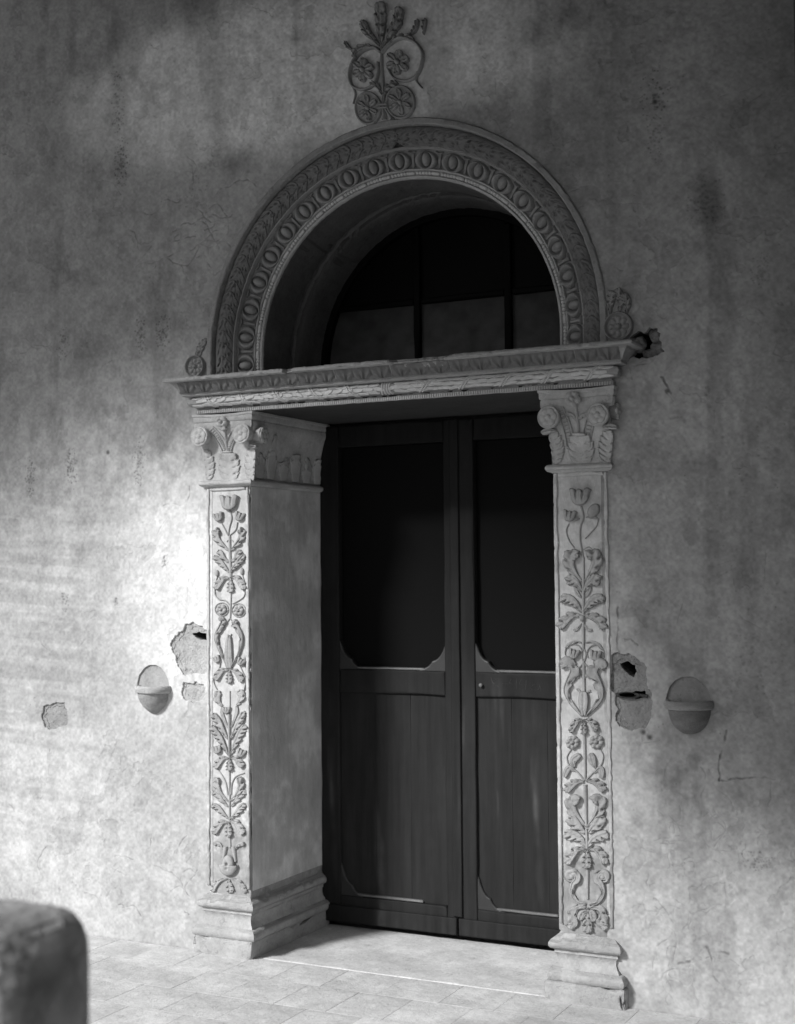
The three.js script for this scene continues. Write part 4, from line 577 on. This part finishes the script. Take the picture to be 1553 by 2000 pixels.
{
  HS = 1.15; const t = thing('carved_finial', 'carved plant ornament with two round flowers and discs above the crown of the arch', 'finial', [0, 3.47, -0.006]);
  const F = affine(0.0003377, -2.6e-6, -0.2813, -5.86e-5, -0.0003046, 4.0328, -0.008), stem = part(t, 'stem', stemGeo([[775, 1640], [765, 1300], [735, 900], [735, 560], [730, 90]], 34, 16, 0.02, F, 40), M.finial), k = carver(t, F, M.finial);
  for (const [x, y, rx, ry] of [[555, 1492, 184, 232], [1000, 1402, 200, 232]]) {
    const d = part(t, 'disc', discGeo(x, y, rx, ry, (q) => [q < 0.84 ? 0.012 + 0.006 * (1 - q) : 0.012 + 0.01 * Math.sin(Math.PI * clamp((q - 0.84) / 0.2))], F, 20, 56), M.finial);
    for (let i = 0; i < 6; i++) { const a = (i * Math.PI) / 3 + 0.4; part(d, 'star_leaf', leafGeo([[x, y], [x + Math.cos(a) * rx * 0.42, y + Math.sin(a) * ry * 0.42], [x + Math.cos(a) * rx * 0.8, y + Math.sin(a) * ry * 0.8]], { wo: 42, wi: 42, lo: 0, h: 0.025, n: 12, m: 3 }, F), M.finial); } part(d, 'button', bud(x, y, 32, 36, 0.03, F), M.finial);
  }
  part(t, 'knot', merge([stemGeo([[700, 1450], [830, 1440]], 20, 20, 0.032, F), stemGeo([[700, 1490], [830, 1480]], 16, 16, 0.03, F), ...[-1, 0, 1].map((i) => stemGeo([[770 + i * 30, 1500], [775 + i * 110, 1640]], 22, 30, 0.026, F)), ...[-1, 0, 1].map((i) => stemGeo([[765 + i * 25, 1440], [760 + i * 90, 1320]], 20, 14, 0.024, F))]), M.finial);
  k.leaf([[735, 620], [732, 350], [722, 40]], { wo: 75, wi: 90, lo: 4, li: 4, d: 0.25, vein: 0, sw: 0.9, h: 0.028, n: 36 }); k.leaf([[742, 640], [860, 480], [960, 330], [1010, 120]], { wo: 60, wi: 80, lo: 4, li: 5, d: 0.28, vein: 0, sw: 0.9, h: 0.028, n: 36, flip: -1 }); k.leaf([[725, 640], [620, 520], [540, 430], [480, 300]], { wo: 60, wi: 70, lo: 5, li: 4, d: 0.28, vein: 0, sw: 0.9, h: 0.028, n: 36 });
  for (const [x, y, r] of [[490, 965, 150], [968, 855, 155]]) part(t, 'flower', merge([...[0, 1, 2, 3, 4, 5].map((i) => { const a = i * 1.047 - 0.4; return leafGeo([[x, y], [x + Math.cos(a) * r * 0.5, y + Math.sin(a) * r * 0.55], [x + Math.cos(a) * r, y + Math.sin(a) * r * 1.1]], { wo: 52, wi: 52, lo: 0, li: 0, vein: 0, h: 0.026, n: 16, m: 4 }, F); }), bud(x, y, 36, 40, 0.042, F)]), M.finial);
  k.stem([[735, 720], [640, 650], [480, 690], [350, 830], [290, 1030], [330, 1180], [480, 1230], [630, 1160], [690, 1000], [690, 850]], 26, 18, 0.026); k.stem([[740, 720], [850, 600], [1000, 520], [1180, 570], [1290, 720], [1280, 900], [1200, 1050], [1050, 1110], [900, 1060], [820, 930]], 26, 18, 0.026); k.stem([[1230, 980], [1210, 1100], [1290, 1210]], 20, 12, 0.02);
  k.leaf([[700, 690], [560, 640], [400, 700], [380, 800]], { wo: 30, wi: 50, lo: 0, li: 5, h: 0.03, flip: 1 }); k.leaf([[860, 620], [960, 540], [1100, 520], [1170, 560]], { wo: 46, wi: 26, lo: 5, li: 0, h: 0.03 }); k.leaf([[350, 690], [270, 640], [230, 560]], { wo: 30, wi: 26, lo: 3, h: 0.02 }); k.leaf([[1120, 480], [1190, 420], [1240, 270]], { wo: 30, wi: 30, lo: 4, h: 0.02 }); k.leaf([[1310, 480], [1320, 380], [1340, 260]], { wo: 36, wi: 28, lo: 3, h: 0.02 });
  k.leaf([[760, 1310], [850, 1200], [950, 1130]], { wo: 44, wi: 44, lo: 3, li: 3, h: 0.026 }); k.leaf([[750, 1310], [680, 1180], [590, 1150]], { wo: 40, wi: 44, lo: 3, li: 3, h: 0.026 }); k.stem([[340, 1200], [370, 1290], [340, 1430]], 20, 10, 0.018);
}

HS = 1;
// ---------------------------------------------------------------- bowls on the wall
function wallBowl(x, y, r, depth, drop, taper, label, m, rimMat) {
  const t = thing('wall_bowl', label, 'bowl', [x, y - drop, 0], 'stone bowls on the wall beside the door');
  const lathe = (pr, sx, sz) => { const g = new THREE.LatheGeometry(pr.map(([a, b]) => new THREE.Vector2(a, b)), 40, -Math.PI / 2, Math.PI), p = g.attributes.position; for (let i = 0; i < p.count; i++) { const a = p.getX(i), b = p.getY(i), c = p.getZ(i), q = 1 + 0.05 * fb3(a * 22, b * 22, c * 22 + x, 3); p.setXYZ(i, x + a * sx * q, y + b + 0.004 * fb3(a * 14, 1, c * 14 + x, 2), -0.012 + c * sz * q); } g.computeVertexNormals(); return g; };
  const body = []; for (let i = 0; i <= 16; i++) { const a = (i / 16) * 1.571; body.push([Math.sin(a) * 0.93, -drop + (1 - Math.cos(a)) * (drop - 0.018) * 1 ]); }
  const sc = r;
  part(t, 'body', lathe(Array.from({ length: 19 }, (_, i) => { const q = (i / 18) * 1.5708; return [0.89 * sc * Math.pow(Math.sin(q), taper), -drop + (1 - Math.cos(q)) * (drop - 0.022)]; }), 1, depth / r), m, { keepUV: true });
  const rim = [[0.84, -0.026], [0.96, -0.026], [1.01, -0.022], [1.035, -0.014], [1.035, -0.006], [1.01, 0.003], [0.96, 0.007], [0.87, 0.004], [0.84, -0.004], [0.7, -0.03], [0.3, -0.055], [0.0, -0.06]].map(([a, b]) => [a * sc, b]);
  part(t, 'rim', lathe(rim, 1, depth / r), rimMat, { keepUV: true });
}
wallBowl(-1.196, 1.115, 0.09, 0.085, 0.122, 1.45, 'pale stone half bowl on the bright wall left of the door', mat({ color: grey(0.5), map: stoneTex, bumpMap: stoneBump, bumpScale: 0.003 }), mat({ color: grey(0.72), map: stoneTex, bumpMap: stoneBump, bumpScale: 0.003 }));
wallBowl(1.213, 1.129, 0.089, 0.11, 0.12, 0.95, 'grey stone half bowl on the stained wall right of the door', mat({ color: grey(0.27), map: stoneTex, bumpMap: stoneBump, bumpScale: 0.003 }), mat({ color: grey(0.48), map: stoneTex, bumpMap: stoneBump, bumpScale: 0.003 }));  // body darkened for the shade under the bowl

// ---------------------------------------------------------------- door
const door = thing('wooden_double_door', 'dark wooden double door with shaped upper panels set deep between the pilasters', 'door', [0.003, 0, -0.63]);
{
  const zf = -0.605, C = 0.004, wb = (a, b, c, d, z0, z1, o = {}) => wornBox(a, b, c, d, z0, z1, { res: 0.1, c: 0.0035, chip: 0.004, f: 14, ...o });
  const corner = (x, y, w, h, sx) => {                                    // cusped bracket in the lower corner of an opening
    const s = new THREE.Shape(), X = (a) => x + sx * a * w, Y = (b) => y + b * h; s.moveTo(X(0), Y(0)); s.lineTo(X(1), Y(0)); s.quadraticCurveTo(X(0.62), Y(0.08), X(0.5), Y(0.34)); s.lineTo(X(0.36), Y(0.4)); s.quadraticCurveTo(X(0.12), Y(0.55), X(0), Y(1)); s.closePath();
    return offset(new THREE.ExtrudeGeometry(s, { depth: 0.018, bevelEnabled: true, bevelThickness: 0.008, bevelSize: 0.008, bevelSegments: 3, bevelOffset: -0.002, curveSegments: 10 }), 0, 0, zf - 0.032);
  };
  for (const side of [-1, 1]) {
    const out = 0.688 * side + C * 0, inn = C + 0.001 * side, a = Math.min(out, inn), b = Math.max(out, inn), st = side < 0 ? [a + 0.098, b - 0.055] : [a + 0.09, b - 0.098];
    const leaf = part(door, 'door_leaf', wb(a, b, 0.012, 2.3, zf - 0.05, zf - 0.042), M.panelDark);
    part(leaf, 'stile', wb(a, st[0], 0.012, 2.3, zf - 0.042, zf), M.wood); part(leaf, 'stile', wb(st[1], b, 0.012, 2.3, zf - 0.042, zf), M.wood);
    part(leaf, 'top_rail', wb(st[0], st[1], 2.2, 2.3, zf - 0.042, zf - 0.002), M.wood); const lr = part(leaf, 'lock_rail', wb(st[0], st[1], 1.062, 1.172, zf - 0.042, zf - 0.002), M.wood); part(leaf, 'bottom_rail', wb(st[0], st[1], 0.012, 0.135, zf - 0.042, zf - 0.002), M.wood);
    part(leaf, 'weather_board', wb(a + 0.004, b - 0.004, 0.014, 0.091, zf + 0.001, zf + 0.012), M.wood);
    part(leaf, 'upper_panel', wb(st[0], st[1], 1.172, 2.2, zf - 0.042, zf - 0.036), M.paneDark);
    for (const [y, w, h] of [[1.172, 0.115, 0.125], [0.135, 0.11, 0.14]]) { part(leaf, 'corner_bracket', corner(st[0], y, w, h, 1), M.bracketWood); if (y > 1) part(leaf, 'corner_bracket', corner(st[1], y, w * 1.1, h * 0.9, -1), M.bracketWood); }
    part(leaf, 'ledge', wb(st[0] + 0.09, st[1] - (side < 0 ? 0.1 : 0.09), 1.1715, 1.183, zf - 0.03, zf - 0.006, { res: 0.05 }), M.woodEdge); part(leaf, 'ledge', wb(st[0] + 0.08, st[1] - 0.12, 0.1355, 0.148, zf - 0.03, zf - 0.006, { res: 0.05 }), M.woodEdge);
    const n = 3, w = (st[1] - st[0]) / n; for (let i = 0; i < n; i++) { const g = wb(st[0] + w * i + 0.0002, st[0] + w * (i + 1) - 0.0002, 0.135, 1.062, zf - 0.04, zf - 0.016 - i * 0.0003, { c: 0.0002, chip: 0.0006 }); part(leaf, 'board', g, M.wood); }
    if (side > 0) {                                                       // chalk marks on the lock rail
      const S = (p) => stemGeo(p, 0.0022, 0.0018, 0.0012, (x, y, h) => V(0.17 + x * 0.24, 1.098 + y * 0.055, zf - 0.0015 + Math.max(h, 0)), 10), ch = [[[0, 0.95], [0.05, 0.3]], [[0.14, 0.9], [0.03, 0.6], [0.16, 0.2]], [[0.22, 0.5], [0.34, 0.48]], [[0.42, 0.95], [0.38, 0.5], [0.52, 0.48]], [[0.5, 0.9], [0.5, 0.0]], [[0.6, 0.85], [0.57, 0.45], [0.7, 0.44]], [[0.69, 0.8], [0.68, 0.0]], [[0.92, 0.5], [0.82, 0.45], [0.8, 0.05], [0.92, 0.1], [0.95, 0.5], [0.97, 0.0]]];
      part(leaf, 'chalk_writing', merge(ch.map(S)), M.chalk);
      const kn = new THREE.SphereGeometry(0.009, 16, 12); kn.scale(1, 1, 0.7); part(leaf, 'knob', offset(kn, 0.125, 1.115, zf + 0.008), mat({ color: grey(0.12), roughness: 0.7 }));
    } else part(leaf, 'cover_strip', wb(-0.018, 0.026, 0.095, 2.3, zf + 0.001, zf + 0.01, { res: 0.05 }), M.wood);
  }
}
// ---------------------------------------------------------------- half-round window above the cornice
const lun = thing('lunette_window', 'dark half-round window behind the arch with dusty lower panes', 'window', [AC[0], 2.46, -0.63]);
{
  const z = -0.645, ring = new THREE.Shape(); ring.absarc(AC[0], AC[1], 0.7, 0, Math.PI); ring.lineTo(AC[0] - 0.7, 2.44); ring.lineTo(AC[0] + 0.7, 2.44); ring.closePath();
  const h = new THREE.Path(); h.absarc(AC[0], AC[1], 0.655, 0, Math.PI); h.lineTo(AC[0] - 0.655, 2.49); h.lineTo(AC[0] + 0.655, 2.49); h.closePath(); ring.holes.push(h);
  part(lun, 'frame', offset(new THREE.ExtrudeGeometry(ring, { depth: 0.04, bevelEnabled: true, bevelThickness: 0.004, bevelSize: 0.004, bevelSegments: 2, curveSegments: 40 }), 0, 0, z), M.panelDark);
  for (const x of [-0.18, 0.267]) part(lun, 'mullion', wornBox(x - 0.016, x + 0.016, 2.49, x < 0 ? 3.19 : 3.16, z + 0.002, z + 0.034, { res: 0.1 }), M.paneDark);
  const xs = [-0.65, -0.197, -0.163, 0.25, 0.284, 0.655], yl = [2.49, 2.836];
  for (let i = 0; i < 3; i++) {
    part(lun, 'transom', wornBox(xs[2 * i] + 0.002, xs[2 * i + 1] - 0.002, 2.836, 2.862, z + 0.003, z + 0.03, { res: 0.1 }), M.paneDark);
    const g = new THREE.PlaneGeometry(xs[2 * i + 1] - xs[2 * i] + 0.01, 0.36); g.attributes.uv && 0; part(lun, 'pane', offset(g, (xs[2 * i] + xs[2 * i + 1]) / 2, 2.66, z + 0.01), M.pane, { keepUV: true, label: 'dusty lower pane' });
    const s = new THREE.Shape(), x0 = xs[2 * i] - 0.004, x1 = xs[2 * i + 1] + 0.004, top = (x) => AC[1] + Math.sqrt(Math.max(0.001, 0.66 * 0.66 - (x - AC[0]) * (x - AC[0]))); s.moveTo(x0, 2.85); s.lineTo(x1, 2.85); for (let q = 0; q <= 12; q++) { const x = mix(x1, x0, q / 12); s.lineTo(x, Math.max(2.851, top(x))); } s.closePath();
    part(lun, 'pane', offset(new THREE.ShapeGeometry(s), 0, 0, z + 0.01), M.paneDark);
  }
}
// ---------------------------------------------------------------- parapet end in the foreground, portico roof, unseen parts added to shape the light
{
  const t = thing('stone_parapet', 'blurred rounded end of a rough stone parapet in the near left foreground', 'parapet', [0.2, -0.03, 3.15]);
  const g = new THREE.SphereGeometry(1, 160, 120), p = g.attributes.position, pw = (a, e) => Math.sign(a) * Math.pow(Math.abs(a), e);
  for (let i = 0; i < p.count; i++) {                                     // weathered block: rounded box with hollows and pits
    let x = 0.172 + 0.745 * pw(p.getX(i), 0.1), y = 0.488 + 0.518 * pw(p.getY(i), 0.11), z = 3.15 + 0.135 * pw(p.getZ(i), 0.3);
    const q = 0.016 * fb3(x * 6, y * 6, z * 6, 3), r = 0.01 * fb3(x * 30, y * 30, z * 30, 2), t2 = 0.02 * Math.max(0, fb3(x * 13 + 4, y * 13, z * 13, 2) - 0.15); p.setXYZ(i, x + q + r - t2, y + q * 1.3 + r - t2, z + q + r);
  }
  g.computeVertexNormals();
  const pt = texture(256, 256, (u, v) => { const a = fb(u * 5, v * 5, 601, 5, 5, 5), b = fb(u * 18, v * 18, 611, 3, 18, 18); return 0.2 * (0.25 + 1.4 * (a - 0.15)) * (0.65 + 0.7 * b); });
  part(t, 'block', g, mat({ map: pt, bumpMap: stoneBump, bumpScale: 0.01 }));
  const r = thing('portico_roof', 'flat portico ceiling overhead in front of the plaster wall', 'roof', [-1.5, 4.95, 1.5]);
  part(r, 'slab', wornBox(-7, 3.7, 4.95, 5.15, -0.72, 3.3, { res: 0.6 }), M.core);
  const pr = thing('added_pier', 'unseen pier added right of the doorway wall to darken its edge', 'pier', [2.4, -0.03, 0.5]);  // out of view, added to darken the right edge of the wall
  part(pr, 'shaft', wornBox(1.95, 3.4, -0.03, 4.95, -0.004, 1.2, { res: 0.3, c: 0.01 }), M.core);
  part(pr, 'added_shade_block', wornBox(1.73, 1.95, -0.03, 4.95, -0.004, 0.5, { res: 0.3, c: 0.01 }), M.core);  // extra block just outside the view, shading the wall edge
  const ew = thing('added_end_wall', 'unseen wall added at the right to cut the light on the jamb', 'wall', [3.55, -0.03, 1.6]);  // added out of view to keep light off the left jamb
  part(ew, 'masonry', wornBox(3.4, 3.7, -0.03, 4.95, -0.7, 3.3, { res: 0.6 }), M.rubble);
  const ar = thing('added_arcade', 'unseen arch, column and beam added to shape the sunlight on the wall', 'arcade', [-0.72, -0.03, 3.15]);  // unseen; arch and beam shaped to bound the sunlight on the wall
  const sp = new THREE.Shape(); sp.moveTo(-7, 5.15); sp.lineTo(-7, 2.9); sp.lineTo(-4.65, 2.9); for (let i = 1; i <= 40; i++) { const a = Math.PI - (i / 40) * Math.PI; sp.lineTo(-2.75 + 1.9 * Math.cos(a), 2.9 + 1.9 * Math.sin(a)); } sp.lineTo(-0.6, 2.9); sp.lineTo(-0.6, 3.05); sp.lineTo(3.39, 3.05); sp.lineTo(3.39, 5.15); sp.closePath();
  part(ar, 'spandrel', offset(new THREE.ExtrudeGeometry(sp, { depth: 0.28, bevelEnabled: false }), 0, 0, 3.01), M.rubble);
  part(ar, 'column', offset(new THREE.CylinderGeometry(0.085, 0.1, 2.93, 32), -0.725, 1.435, 3.15), M.rubble);
}
renderer.setSize(795, 1024);
renderer.render(scene, camera);
